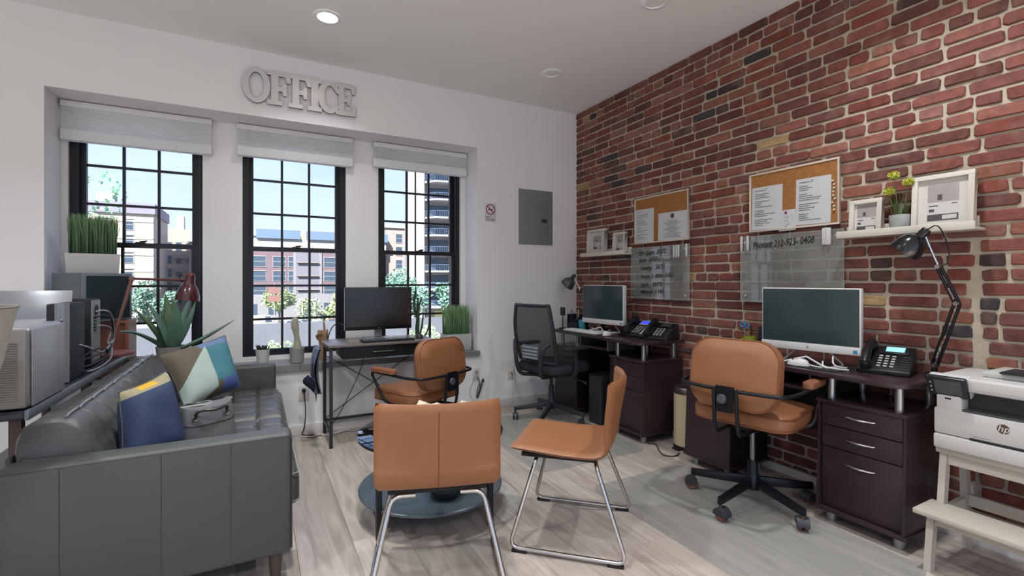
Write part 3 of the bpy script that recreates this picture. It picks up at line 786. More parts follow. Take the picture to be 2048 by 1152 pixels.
part(pr, 'tray_end', MB().rbox(-.137, -.1295, -.012, .012, .01, .15, .003, M=TM(0, .06, .27) @ RM(R(-18), 'X')), mat('navy_plastic', '#20284a', .4))
bp = thing('desktop_computer', 'black desktop computer with cabled rear ports on the console', 'computer', (-.90, 3.49, .746))
part(bp, 'case', MB().rbox(-.10, .098, -.09, .085, 0, .372, .004), m_dark)
io = part(bp, 'rear_panel', MB().rbox(.0978, .103, -.082, .08, .008, .365, .002), mat('io_panel', '#868b8c', .4, metal=.6))
part(io, 'fan_grille', MB().lathe([(.028, 0), (.03, .003), (.012, .003), (.008, .001)], 18, TM(.103, .0, .31) @ RM(R(90), 'Y')), m_dark)
for k in range(5): part(io, 'port', MB().box(.102, .106, -.05+.0, -.015, .19+.018*k, .20+.018*k), m_dark)
for k in range(4): part(io, 'slot_cover', MB().box(.102, .1055, -.06, .06, .03+.026*k, .046+.026*k), m_silver2)
cb = thing('cable_bundle', 'tangle of grey and black cables looping from the desktop computer', 'cables', (-.78, 3.6, .746))
cc = [[(-.012, -.15, .30), (.015, -.12, .31), (.025, .03, .28), (.02, .10, .15), (.0, .12, .05), (-.03, .14, .012)],
      [(-.012, -.14, .27), (.02, -.1, .28), (.03, .02, .25), (.015, .1, .10), (-.02, .06, .02), (.0, -.1, .012)],
      [(-.012, -.13, .22), (.02, -.10, .22), (.03, .0, .19), (.015, .08, .11), (0, .02, .09), (.01, .08, .17)],
      [(.005, -.52, .16), (.022, -.40, .13), (.026, -.2, .07), (.02, .0, .09), (.018, .1, .12)],
      [(.0, -.55, .06), (.022, -.42, .11), (.035, -.2, .11), (.03, -.06, .06), (.03, -.2, .02), (.02, -.45, .012), (.0, -.5, .03)],
      [(.0, -.5, .07), (.024, -.3, .075), (.026, -.1, .07)], [(.0, -.5, .04), (.03, -.35, .035), (.03, -.1, .05), (.022, .02, .10)],
      [(-.01, -.5, .02), (.03, -.4, .006), (.035, -.2, .006), (.03, .0, .02), (.015, .07, .07)]]
for k, p in enumerate(cc): part(cb, 'cable', MB().tube(smooth_path(p, 3), .0042 if k % 3 else .005, 6), mat('cable_grey', '#8d9296', .4) if k in (0, 2, 3, 7) else m_cordb)

# red cabinet speaker stack in the recess, with grass planter
m_redbox = mat('red_lacquer', '#6f4034', .4, var=.06, vscale=6)
rbx = thing('red_box', 'red wooden cube box under the speaker in the window recess', 'box', (-.965, 4.235, .566))
b = MB(); b.box(-.195, .195, -.11, .13, 0, .018); b.box(-.195, .195, -.11, .13, .365, .383); b.box(-.195, -.177, -.11, .13, .018, .365); b.box(.177, .195, -.11, .13, .018, .365)
part(rbx, 'carcass', b, mat('red_rim', '#83503f', .45)); part(rbx, 'back_panel', MB().box(-.177, .177, -.09, .128, .018, .365), m_redbox)
spk = thing('speaker', 'grey box speaker with dark grille under the tall grass planter', 'speaker', (-.966, 4.157, .951), R(50))
part(spk, 'cabinet', MB().rbox(-.155, .155, -.115, .13, 0, .318, .004), mat('speaker_grey', '#5d686c', .5, var=.05, vscale=5))
part(spk, 'baffle_frame', MB().rbox(-.158, .158, -.130, -.1152, .001, .318, .003), mat('speaker_frame', '#6c7a80', .45))
part(spk, 'grille', MB().rbox(-.140, .140, -.137, -.1302, .018, .30, .004), mat('grille_cloth', '#1d2c33', .9, bump=.5, bscale=900))

m_gr1 = mat('grass_green', '#4f7a45', .6, attr='gc'); m_gr = m_gr1
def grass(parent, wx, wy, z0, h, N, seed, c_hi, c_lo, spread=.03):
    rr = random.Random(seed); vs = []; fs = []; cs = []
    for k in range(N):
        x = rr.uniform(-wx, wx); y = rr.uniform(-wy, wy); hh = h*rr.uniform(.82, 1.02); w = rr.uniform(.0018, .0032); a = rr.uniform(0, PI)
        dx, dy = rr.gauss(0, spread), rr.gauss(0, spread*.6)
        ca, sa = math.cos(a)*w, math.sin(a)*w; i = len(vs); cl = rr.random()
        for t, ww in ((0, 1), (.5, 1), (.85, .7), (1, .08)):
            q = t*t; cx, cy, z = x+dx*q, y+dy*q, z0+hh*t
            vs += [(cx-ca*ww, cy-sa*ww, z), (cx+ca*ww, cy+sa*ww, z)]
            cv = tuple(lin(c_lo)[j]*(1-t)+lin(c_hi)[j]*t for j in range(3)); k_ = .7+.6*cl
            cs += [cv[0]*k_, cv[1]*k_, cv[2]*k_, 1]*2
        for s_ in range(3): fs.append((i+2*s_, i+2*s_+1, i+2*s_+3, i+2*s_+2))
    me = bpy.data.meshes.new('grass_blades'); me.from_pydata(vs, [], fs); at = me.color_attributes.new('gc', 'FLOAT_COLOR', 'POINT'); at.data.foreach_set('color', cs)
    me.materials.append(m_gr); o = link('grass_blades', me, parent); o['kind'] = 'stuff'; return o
m_pot = mat('white_pot', '#b5b3b2', .55, var=.03, vscale=8)
def tub(wx, wy, h, t=.006, tap=.9):
    b = MB(); V = []
    for k, z, d in ((tap, 0, 0), (1, h, 0), (1, h, t), (tap, h*.15, t)):
        for sx_, sy_ in ((-1, -1), (1, -1), (1, 1), (-1, 1)): V.append((sx_*(wx*k-d), sy_*(wy*k-d), z))
    F = [(3, 2, 1, 0), (12, 13, 14, 15)]
    for a in (0, 4, 8):
        for i in range(4): F.append((a+i, a+(i+1) % 4, a+4+(i+1) % 4, a+4+i))
    return b.add(V, F)
m_soil = mat('soil', '#3b3128', .95, bump=.6, bscale=80)
pl = thing('grass_planter', 'pale rectangular planter of tall faux grass on top of the speaker', 'plant', (-.965, 4.16, 1.2695), R(12))
part(pl, 'pot', tub(.14, .06, .13, tap=.94), m_pot, bev=.002); part(pl, 'soil', MB().box(-.128, .128, -.05, .05, .10, .112), m_soil)
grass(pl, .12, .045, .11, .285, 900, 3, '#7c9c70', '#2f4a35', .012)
pl = thing('grass_planter', 'white square planter of short faux grass at the right end of the sill', 'plant', (1.668, 4.24, .5655))
part(pl, 'pot', tub(.13, .075, .155, tap=.97), m_pot, bev=.002); part(pl, 'soil', MB().box(-.12, .12, -.066, .066, .12, .135), m_soil)
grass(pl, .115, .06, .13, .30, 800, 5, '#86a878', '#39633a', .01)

# red reading lamp
m_rl = mat('oxblood_metal', '#5e2f2d', .35, metal=.2); m_rl2 = mat('oxblood_base', '#7f5150', .4)
rl = thing('reading_lamp', 'dark red jointed reading lamp standing on the console', 'lamp', (-.80, 3.87, .7455))
part(rl, 'base', MB().lathe([(.108, 0), (.11, .004), (.11, .018), (.106, .022), (.02, .024)], 36), m_rl2)
part(rl, 'lower_arm', MB().tube([(-.02, 0, .022), (.09, .02, .485)], [.008, .011], 10), mat('copper_arm', '#7b584e', .35, metal=.3))
part(rl, 'elbow', MB().lathe([(.014, -.012), (.016, -.008), (.016, .008), (.014, .012)], 16, TM(.09, .02, .487) @ RM(R(90), 'X')), m_rl2)
part(rl, 'upper_arm', MB().tube([(.09, .02, .487), (.385, .03, .477)], .008, 10), m_rl)
Mh = TM(.40, .035, .475) @ RM(R(6), 'Y')
hd = part(rl, 'shade', MB().lathe([(.018, .04), (.030, .035), (.034, -.02), (.040, -.03), (.056, -.055), (.07, -.10), (.073, -.135), (.071, -.135), (.067, -.10), (.052, -.057), (.02, -.04)], 28, Mh, cap1=False), mat('oxblood_shade', '#421a1c', .22, coat=.5))
part(hd, 'cap', MB().lathe([(.0, .055), (.022, .05), (.03, .04), (.03, .0)], 20, Mh), m_rl)
part(hd, 'wire_handle', MB().tube(smooth_path([(-.03, 0, .02), (-.06, 0, .04), (-.055, 0, -.01), (-.036, 0, -.012)], 2), .003, 6, M=Mh), m_dark)
part(hd, 'bulb', MB().ball((0, 0, -.09), .024, 14, 10, M=Mh), mat('bulb_glass', '#e6e2da', .3))

# agave
m_ag = mat('agave_green', '#6c917c', .45, var=.18, vscale=4); m_agd = mat('agave_dark', '#66805f', .5, var=.15, vscale=5)
m_agedge = mat('agave_edge', '#93a878', .5)
ag = thing('agave_plant', 'potted agave with long pointed grey green leaves behind the sofa', 'plant', (-.54, 4.215, .5655))
part(ag, 'pot', MB().lathe([(.075, 0), (.095, .17), (.097, .18), (.088, .18), (.084, .15), (.01, .15)], 28, cap1=True), mat('pot_grey', '#8c8a86', .6))
def blade(P0, P2, sag, w, side_hint=(0, 0, 1), fold=.35):
    P0, P2 = Vector(P0), Vector(P2); mid = (P0+P2)/2 + Vector(sag); N = 14; vs = []; fs = []
    for i in range(N+1):
        t = i/N; p = P0*(1-t)**2+mid*2*t*(1-t)+P2*t*t; d = (mid-P0)*2*(1-t)+(P2-mid)*2*t
        s_ = d.cross(Vector(side_hint)); s_ = s_.normalized() if s_.length > 1e-5 else Vector((1, 0, 0)); nn = s_.cross(d).normalized()
        ww = w*(.55+1.1*t-.2*t*t)*(1-t)**.55 if t > .0 else w*.55
        ww = w*min(1, .6+1.6*t)*max(0, 1-t**2.2)**.9
        for k, (a, h) in enumerate(((-1, fold), (-.55, fold*.3), (0, 0), (.55, fold*.3), (1, fold))): vs.append(p+s_*ww*a+nn*ww*h)
        for a in (.55, 0, -.55): vs.append(p+s_*ww*a-nn*(.010*(1-t)+.001))
    for i in range(N):
        for k in range(8): fs.append((i*8+k, i*8+(k+1) % 8, (i+1)*8+(k+1) % 8, (i+1)*8+k))
    fs.append(tuple(range(8)))
    return vs, fs
o0 = Vector((-.54, 4.215, .5655))
LV = [((-.579, 4.22, 1.125), (0, .02, .05), .042), ((-.683, 4.12, 1.09), (.02, 0, .04), .034), ((-.495, 4.08, 1.07), (.02, -.05, -.02), .052), ((-.545, 4.3, 1.09), (0, .04, .05), .03), ((-.425, 4.3, 1.12), (-.02, .04, 0), .028), ((-.392, 4.2, 1.075), (.03, 0, -.04), .036), ((-.735, 4.06, 1.035), (0, 0, .03), .046), ((-.79, 3.96, .885), (-.05, 0, .09), .034), ((-.135, 4.0, .94), (-.02, -.03, -.05), .034), ((-.62, 4.32, 1.0), (0, .03, .06), .034)]
for k, (tip, sag, w) in enumerate(LV):
    dr = Vector(tip)-o0; p0 = Vector((dr.x*.08, dr.y*.08, .155))
    vs, fs = blade(p0, Vector(tip)-o0, sag, w, (0, 1, .35) if abs(dr.x) < .12 else (0, -.4, 1))
    part(ag, 'leaf', MB().add(vs, fs), m_ag if k % 3 else m_agd, ang=80)

# woven basket at the left edge, on a small stand
m_jute = mat('woven_jute', '#a9a69d', .9, bump=.9, bscale=420, var=.18, vscale=140)
st = thing('side_stand', 'round wooden stand holding the woven basket beside the sofa arm', 'stand', (-.93, 2.02, 0))
part(st, 'stand_top', MB().lathe([(.13, .73), (.14, .735), (.14, .755), (.135, .76)], 28), m_leg)
for k in range(3): part(st, 'leg', MB().tube([(.12*math.cos(k*2.1+1), .12*math.sin(k*2.1+1), 0), (.06*math.cos(k*2.1+1), .06*math.sin(k*2.1+1), .735)], .011, 8), m_leg)
bk = thing('woven_basket', 'grey woven basket with wide rim cut off by the left picture edge', 'basket', (-.855, 2.05, .761))
part(bk, 'wall', MB().lathe([(.095, 0), (.115, .05), (.155, .20), (.185, .355), (.192, .375), (.186, .378), (.178, .355), (.15, .2), (.11, .05), (.09, .012), (.001, .012)], 40), m_jute)
part(bk, 'rim_ring', MB().tube(arc((0, 0, .376), .187, 0, 360, 40, 'xy'), .006, 6), mat('woven_rim', '#767069', .8))
part(bk, 'handle', MB().tube(arc((.1, -.145, .372), .045, 0, 180, 14, 'xz'), .008, 8), mat('handle_brown', '#54362d', .4))

# ================================================================ CHAIRS, COFFEE TABLE, WINDOW DESK
m_tan = mat('tan_leather', '#90603f', .42, var=.05, vscale=5, bump=.25, bscale=280, wear=.06)
m_tan2 = mat('tan_leather_dark', '#8c5a40', .45, var=.05, vscale=5, bump=.25, bscale=280)
m_chrome = mat('chrome', '#c9c5bf', .12, metal=1.0)
m_bfoot = mat('black_rubber', '#1a1716', .7)
def bernhard(name, label, loc, ang):
    """seat shell curving into the back; sitter faces +Y"""
    t = thing(name, label, 'chair', loc, R(ang-90), 'tan leather side chairs with chrome sled legs')
    w = .235
    # centre profile: seat front -> seat rear -> curve -> back top   (y, z)
    prf = [(.265, .452), (.15, .445), (.02, .437), (-.10, .437)] + [(-.10-.10*math.sin(R(a)), .537-.10*math.cos(R(a))) for a in range(15, 91, 15)] + [(-.212, .62), (-.228, .70), (-.240, .775)]
    N = len(prf)
    def fn(u, v, off):
        k = v*(N-1); i = min(int(k), N-2); f = k-i
        y = prf[i][0]*(1-f)+prf[i+1][0]*f; z = prf[i][1]*(1-f)+prf[i+1][1]*f
        dy, dz = prf[i+1][0]-prf[i][0], prf[i+1][1]-prf[i][1]; L = math.hypot(dy, dz); ny, nz = dz/L, -dy/L      # towards the sitter is (-ny..)
        a = 2*u-1; ww = w*(1-.05*max(0, (v-.5))*0) * (1-.04*max(0, 1-v/.2))
        back = max(0, (v-.45)/.55); y2 = y + .055*back*a*a      # the back wraps round
        z2 = z + .004*(1-back)*a*a
        e = max(0, abs(a)-.93)/.07; th = off*math.sqrt(max(0, 1-e*e))
        ev = 0
        if v < .03: th *= math.sqrt(max(0, 1-((.03-v)/.03)**2))
        if v > .975: th *= math.sqrt(max(0, 1-((v-.975)/.025)**2)); ww *= 1-.0*(v)
        cr = max(0, (v-.93)/.07); ww *= 1-.035*cr*cr if True else 1
        return (a*ww, y2 - ny*th, z2 - nz*th)
    b = MB(); b.grid(lambda u, v: fn(u, v, .014), 28, 60); b.grid(lambda u, v: fn(u, v, -.014), 28, 60)
    sh = part(t, 'seat_shell', b, m_tan, ang=60)
    part(sh, 'centre_seam', MB().tube([Vector(fn(.5, v/40, .0145)) for v in range(20, 40)], .0016, 5), mat('tan_seam', '#6f4128', .6))
    part(sh, 'piping', MB().tube([Vector(fn(u/24, .985, .006)) for u in range(1, 24)], .004, 6), mat('tan_piping_highlight', '#d8c4b4', .3))  # pale colour stands in for the window highlight along the back's top edge
    part(t, 'seat_pan', MB().rbox(-.19, .19, -.12, .22, .405, .424, .006), m_bfoot)
    r = .0095
    for s_ in (-1, 1):
        xt, xb = s_*.165, s_*.262
        pts = [(xt-s_*.08, .15, .402), (xt+s_*.01, .15, .402), (xb, .255, r+.008), (xb, -.262, r+.008), (xt+s_*.01, -.12, .402), (xt-s_*.08, -.12, .402)]
        leg = part(t, 'sled_leg', MB().tube(fillet(pts, .045, 5), r, 10), m_chrome)
        for y0, y1 in ((.175, .245), (-.25, -.18)): part(leg, 'foot_pad', MB().rbox(xb-.010, xb+.010, y0, y1, 0, .011, .003), m_bfoot)
    return t
bernhard('side_chair', 'tan leather side chair with its back to the camera by the coffee table', (.655, 1.87, 0), 72)
bernhard('side_chair', 'tan leather side chair seen from the side between coffee table and desks', (1.375, 1.92, 0), 136)

# round two tier coffee table
cf = thing('coffee_table', 'round two tier coffee table with glass top and blue grey shelf', 'table', (.833, 2.474, 0))
m_cf = mat('table_steel', '#23272c', .35, metal=.3)
part(cf, 'lower_shelf', MB().lathe([(.372, .122), (.378, .125), (.378, .135), (.374, .139)], 56), mat('shelf_lacquer', '#565e66', .28))
m_gl2 = bpy.data.materials.new('table_glass'); m_gl2.use_nodes = True; thin_glass(m_gl2, (.80, .90, .92, 1), 2.0)
part(cf, 'glass_top', MB().lathe([(.382, .412), (.385, .414), (.385, .419), (.382, .421)], 64), m_gl2)
part(cf, 'rim', MB().tube(arc((0, 0, .409), .380, 0, 360, 64, 'xy'), .004, 6), m_cf)
for k in range(4):
    a = R(211+90*k); x, y = .378*math.cos(a), .378*math.sin(a)
    lg = part(cf, 'leg', MB().rbox(x-.014, x+.014, y-.014, y+.014, 0, .405, .005), m_cf)
    part(lg, 'bracket', MB().tube([(x, y, .10), (x*.9, y*.9, .121)], .012, 8), m_cf)
m_crum = mat('crumpled_paper', '#cdbfa8', .8, var=.12, vscale=20)
def crumple(x, y, z, r, seed, lb):
    rr = random.Random(seed); b = bmesh.new(); bmesh.ops.create_icosphere(b, subdivisions=3, radius=1)
    for v in b.verts:
        d = v.co.normalized(); k = .78 + .34*abs(math.sin(5*d.x+seed)*math.cos(6*d.y+2*seed)) + rr.uniform(-.1, .1); v.co = d*k
    mb = MB(); mb.add([(v.co.x*r, v.co.y*r, (v.co.z+.85)*r*.68) for v in b.verts], [tuple(q.index for q in f.verts) for f in b.faces]); b.free()
    return one('crumpled_tissue', mb, m_crum, lb, 'tissue', 'crumpled tissues on the coffee table', (x, y, z), ang=25)
crumple(.80, 2.47, .4222, .115, 2, 'larger crumpled cream tissue on the glass coffee table'); crumple(1.03, 2.44, .4222, .10, 5, 'smaller crumpled cream tissue on the glass coffee table')
m_bowl = mat('dark_ceramic', '#15181c', .3)
for x, y, r, lb in ((.84, 2.27, .085, 'larger dark shallow bowl on the lower coffee table shelf'), (1.02, 2.36, .06, 'smaller dark bowl on the lower coffee table shelf')):
    one('shallow_bowl', MB().lathe([(r*.5, 0), (r*.9, .02), (r, .045), (r*.95, .046), (r*.82, .022), (r*.3, .008), (.001, .008)], 28), m_bowl, lb, 'bowl', 'dark bowls on the coffee table shelf', (x, y, .1395))

# five star office chairs in tan leather
m_ctube = mat('black_tube', '#1c1f24', .3, metal=.4); m_cast = mat('caster_grey', '#33353a', .5); m_cwheel = mat('caster_tread', '#6e4436', .6)
def star_base(t, rad, a0, zhub, m, legh=.045, wheel=None, hood=True, legw=.03):
    part(t, 'hub', MB().lathe([(.034, zhub-.055), (.036, zhub+.02), (.028, zhub+.03), (.026, zhub+.10), (.0255, zhub+.101)], 20), m)
    for k in range(5):
        a = R(a0+72*k); M = RM(a, 'Z')
        b = MB(); h0, h1 = legh, legh*.78
        x1 = rad+.012; zz = zhub-.012; ze = .098
        V = []
        for x, zc, h, w in ((.025, zz, h0, legw), (x1-.03, ze, h1, legw*.8), (x1, ze-.002, h1, legw*.7)):
            V += [(x, -w/2, zc-h/2), (x, w/2, zc-h/2), (x, w/2*.7, zc+h/2), (x, -w/2*.7, zc+h/2)]
        F = [(3, 2, 1, 0), (8, 9, 10, 11)]
        for q in (0, 4):
            for i in range(4): F.append((q+i, q+(i+1) % 4, q+4+(i+1) % 4, q+4+i))
        b.add(V, F, M); lg = part(t, 'base_leg', b, m, bev=.003)
        Mc = TM(rad*math.cos(a), rad*math.sin(a), 0) @ RM(R(a0*3+k*131), 'Z')
        cs = MB(); cs.tube([(0, 0, .05), (0, 0, .085)], .008, 8, M=Mc)
        for s_ in (-1, 1): cs.lathe([(.012, -.008), (.0265, -.008), (.029, -.004), (.029, .004), (.0265, .008), (.012, .008)], 18, Mc @ TM(.012, s_*.015, .029) @ RM(R(90), 'X'))
        c = part(lg, 'caster', cs, wheel or m_cast)
        if hood:
            hb = MB(); n = 12; V = []; F = []
            for s_ in (-.028, .028):
                for i in range(n+1):
                    an = PI*(i/n)*1.05-.1; V.append((.012+.036*math.cos(an), s_, .03+.036*math.sin(an)))
            for i in range(n): F.append((i, i+1, n+2+i, n+1+i))
            F.append(tuple(range(n+1))); F.append(tuple(range(n+1, 2*n+2))); hb.add(V, F, Mc); part(lg, 'caster_hood', hb, m_cast)
def cushion_mesh(w, d, t, r, crown=.012, M=None, nseg=6):
    """rounded box pad with a crowned face; thickness along z"""
    out = rrect(w, d, r, nseg); N = len(out); V = []; F = []
    lv = [(.90, 0), (.975, t*.12), (1, t*.3), (1, t*.7), (.975, t*.88), (.93, t), (.6, t+crown*.7), (.25, t+crown)]
    for s_, z in lv:
        for (x, y) in out: V.append((x*s_ if s_ < .9 else x-math.copysign((1-s_)*min(w, d)*.35, x), y*s_ if s_ < .9 else y-math.copysign((1-s_)*min(w, d)*.35, y), z))
    for a in range(len(lv)-1):
        for i in range(N): F.append((a*N+i, a*N+(i+1) % N, (a+1)*N+(i+1) % N, (a+1)*N+i))
    F.append(tuple(range(N))[::-1]); F.append(tuple((len(lv)-1)*N+i for i in range(N)))
    b = MB(); b.add(V, F, M); return b, [(x, y) for x, y in out]
def office_chair(label, loc, ang, zs, base_a, lift=0.0):
    t = thing('office_chair', label, 'chair', loc, R(ang-90), 'tan leather office chairs on casters')
    star_base(t, .315, base_a-(ang-90), .135, m_ctube, legh=.05, wheel=m_cwheel)
    part(t, 'gas_lift', MB().lathe([(.014, .2), (.014, zs-.03)], 14), mat('steel_post', '#7d8085', .25, metal=.9))
    part(t, 'mechanism', MB().rbox(-.07, .07, -.11, .11, zs-.045, zs-.006, .008), m_ctube)
    b, o_ = cushion_mesh(.51, .47, .085, .09, .016, TM(0, .02, zs)); s_ = part(t, 'seat', b, m_tan, ang=50)
    for zz, k in ((zs+.012, 1.0), (zs+.075, 1.0)): part(s_, 'piping', MB().tube([(x*k*.992, y*k*.992+.02, zz) for x, y in o_], .004, 6, closed=True), mat('tan_piping_dark', '#7d4a30', .5))
    # back: a pad leaning back a little
    Mb = TM(0, -.245, zs+.10) @ RM(R(-8), 'X') @ TM(0, 0, .175) @ RM(R(90), 'X')      # local x, y(up), z towards -Y
    b, o_ = cushion_mesh(.45, .355, .075, .11, .010, Mb @ TM(0, 0, -.035), 8)
    bk = part(t, 'backrest', b, m_tan, ang=50)
    def wrap(p): return Mb @ Vector(p)
    for zz in (-.022, .032): part(bk, 'piping', MB().tube([wrap((x*.99, y*.99, zz)) for x, y in o_], .004, 6, closed=True), mat('tan_piping_dark'))
    # armrest loop tube
    zb = zs+.215
    for s_ in (-1, 1):
        pts = [(s_*.10, .02, zs-.02), (s_*.20, .03, zs-.018), (s_*.275, .06, zs+.01), (s_*.285, .19, zb-.02), (s_*.29, .16, zb), (s_*.285, -.20, zb-.01), (s_*.255, -.30, zb-.01), (s_*.10, -.325, zb-.01), (0, -.328, zb-.01)]
        arm = part(t, 'arm_tube', MB().tube(fillet(pts, .07, 5), .010, 10), m_ctube)
        pb = MB(); pb.add(*[x for x in (lambda q: (q.v, q.f))(cushion_mesh(.055, .25, .03, .022, .006)[0])], TM(s_*.288, .055, zb+.004)); part(t, 'armrest_pad', pb, m_tan2, ang=50)
    br = part(t, 'back_bracket', MB().prism([(-.04, -.12), (.04, -.12), (.046, .01), (-.046, .01)], -.004, .004, TM(0, -.333, zb) @ RM(R(90), 'X')), m_ctube)
    part(br, 'knob', MB().lathe([(.024, 0), (.026, .006), (.022, .016), (.008, .018)], 18, TM(-.012, -.338, zb-.055) @ RM(R(90), 'X')), mat('knob_grey', '#4a4f55', .4))
    for s_ in (-1, 1): part(t, 'back_bar', MB().tube(fillet([(s_*.055, -.335, zb), (s_*.058, -.325, zs+.06), (s_*.06, -.31, zs-.02), (s_*.06, -.12, zs-.025)], .03), .0105, 8), m_ctube)
    return t
office_chair('tan leather office chair on casters at the nearer brick wall desk', (2.40, 1.685, .0026), 13, .462, 115)
office_chair('tan leather office chair turned at the small desk under the windows', (1.075, 3.47, 0), 116, .352, 20)

# black mesh task chair
m_mesh = mat('chair_mesh', '#1b1f25', .7, bump=.4, bscale=900, alpha=.80)
m_pl = mat('chair_plastic', '#262a2f', .45); m_fab = mat('chair_fabric', '#2b2b31', .9, bump=.4, bscale=500)
mc = thing('mesh_chair', 'black mesh back task chair in the brick corner', 'chair', (2.285, 3.535, .0026), R(14-90))
star_base(mc, .315, 130-(14-90)+20, .15, m_pl, legh=.04, wheel=m_pl, hood=False, legw=.045)
part(mc, 'gas_lift', MB().lathe([(.024, .2), (.024, .3), (.014, .305), (.014, .40)], 14), m_pl)
part(mc, 'mechanism', MB().rbox(-.10, .10, -.14, .10, .385, .428, .01), m_pl)
b, o_ = cushion_mesh(.50, .48, .075, .08, .012, TM(0, .03, .43)); part(mc, 'seat', b, m_fab, ang=50)
def bkp(u, v):
    a = 2*u-1; z = .53+.48*v; w = .215+.02*math.sin(PI*v)-.02*v*v
    return (a*w, -.205-.035*math.sin(PI*v*.9)-.07*v*v*.9+.04*a*a, z)
part(mc, 'mesh_back', MB().grid(bkp, 16, 20), m_mesh, ang=80)
rim = [bkp(i/16, 0) for i in range(17)]+[bkp(1, j/20) for j in range(1, 21)]+[bkp(i/16, 1) for i in range(15, -1, -1)]+[bkp(0, j/20) for j in range(19, 0, -1)]
part(mc, 'back_frame', MB().tube(rim, .016, 8, closed=True), m_pl)
part(mc, 'top_edge', MB().tube([Vector(bkp(i/16, 1))+Vector((0, 0, .012)) for i in range(1, 16)], .008, 6), mat('chair_top_edge', '#8f9296', .4))
for s_ in (-1, 1):
    part(mc, 'back_support', MB().tube(fillet([(s_*.205, -.24, .70), (s_*.17, -.275, .66), (s_*.14, -.285, .50), (s_*.13, -.25, .415), (s_*.06, -.1, .40)], .06), .018, 8), m_pl)
    arm = part(mc, 'arm_post', MB().tube(fillet([(s_*.10, .0, .405), (s_*.26, .0, .415), (s_*.285, .0, .47), (s_*.285, -.01, .635)], .04), .02, 8), m_pl)
    part(mc, 'arm_pad', MB().rbox(s_*.285-.045, s_*.285+.045, -.13, .12, .635, .662, .011, 3), m_pl)
lb_ = part(mc, 'lumbar_pad', MB().rbox(-.10, .10, -.262, -.244, .555, .675, .008), mat('lumbar_grey', '#565b61', .4))
for k in range(4): part(lb_, 'slat', MB().rbox(-.09, .09, -.267, -.2615, .562+.028*k, .578+.028*k, .002), mat('lumbar_slat', '#8b9198', .3))
part(mc, 'lever', MB().tube([(.08, .05, .40), (.26, .10, .36), (.31, .11, .345)], [.006, .006, .012], 8), m_pl)

# small desk under the windows
m_dtop = mat('desk_veneer', '#6f6660', .3, var=.15, vscale=5, stretch=(.1, 1, 1)); m_dfr = mat('desk_steel', '#2a2d31', .45)
dk = thing('writing_desk', 'small steel framed desk with drawer under the middle windows', 'desk', (.865, 3.875, 0))
part(dk, 'desk_top', MB().rbox(-.405, .405, -.215, .20, .73, .75, .003), m_dtop)
part(dk, 'drawer_box', MB().rbox(-.30, .34, -.17, .17, .635, .7295, .003), mat('drawer_black', '#17191e', .5))
part(dk, 'drawer_pull', MB().tube(fillet([(-.08, -.165, .68), (-.08, -.183, .68), (.08, -.183, .68), (.08, -.165, .68)], .01), .004, 6), mat('pull_grey', '#6a6d72', .3, metal=.8))
for x in (-.385, .385):
    for y in (-.19, .18):
        lg = part(dk, 'leg', MB().rbox(x-.011, x+.011, y-.011, y+.011, .006, .7295, .002), m_dfr); part(lg, 'foot', MB().lathe([(.014, 0), (.014, .007)], 12, TM(x, y, 0)), m_bfoot)
    part(dk, 'side_rail', MB().rbox(x-.009, x+.009, -.178, .168, .70, .728, .002), m_dfr); part(dk, 'side_rail', MB().rbox(x-.009, x+.009, -.178, .168, .10, .118, .002), m_dfr)
part(dk, 'rear_rail', MB().rbox(-.373, .373, .172, .19, .10, .12, .002), m_dfr)
for s_ in (-1, 1): part(dk, 'cross_brace', MB().tube([(-.37*s_, .181+.004*s_, .13), (.37*s_, .181+.004*s_, .62)], .0035, 6), m_dfr)
# cloth bag hanging at its side
jn = thing('hanging_denim', 'faded blue denim cloth hanging from the small desk corner', 'cloth', (.425, 3.80, .735))
def cl(u, v):
    z = -.005-.30*v; return (-.012-.02*math.sin(PI*v)-.012*math.sin(7*u+3*v), -.14+.26*u*(1-.25*v)+.05*v, z-.05*math.sin(2.4*u+.5)*v)
def cl2(u, v):
    p = cl(u, v); return (p[0]-.016-.01*math.sin(PI*u), p[1], p[2])
b = MB(); b.grid(cl, 16, 20); b.grid(cl2, 16, 20); b.add([cl(i/16, 1) for i in range(17)]+[cl2(i/16, 1) for i in range(16, -1, -1)], [tuple(range(34))])
b.add([cl(i/16, 0) for i in range(17)]+[cl2(i/16, 0) for i in range(16, -1, -1)], [tuple(range(34))])
part(jn, 'denim', b, mat('denim', '#7d8797', .9, c2='#566074', vscale=9, bump=.4, bscale=200), ang=70)
part(jn, 'pocket', MB().grid(lambda u, v: tuple(Vector(cl2(.15+.6*u, .35+.3*v))-Vector((.006, 0, 0))), 8, 8), mat('denim_dark', '#4a5468', .9))
part(jn, 'lining', MB().grid(lambda u, v: (-.03-.09*u*math.sin(PI*min(1, .2+v)), -.03+.1*u+.05*v, -.27-.16*v+.05*u), 8, 8), mat('denim_navy', '#20263a', .9))
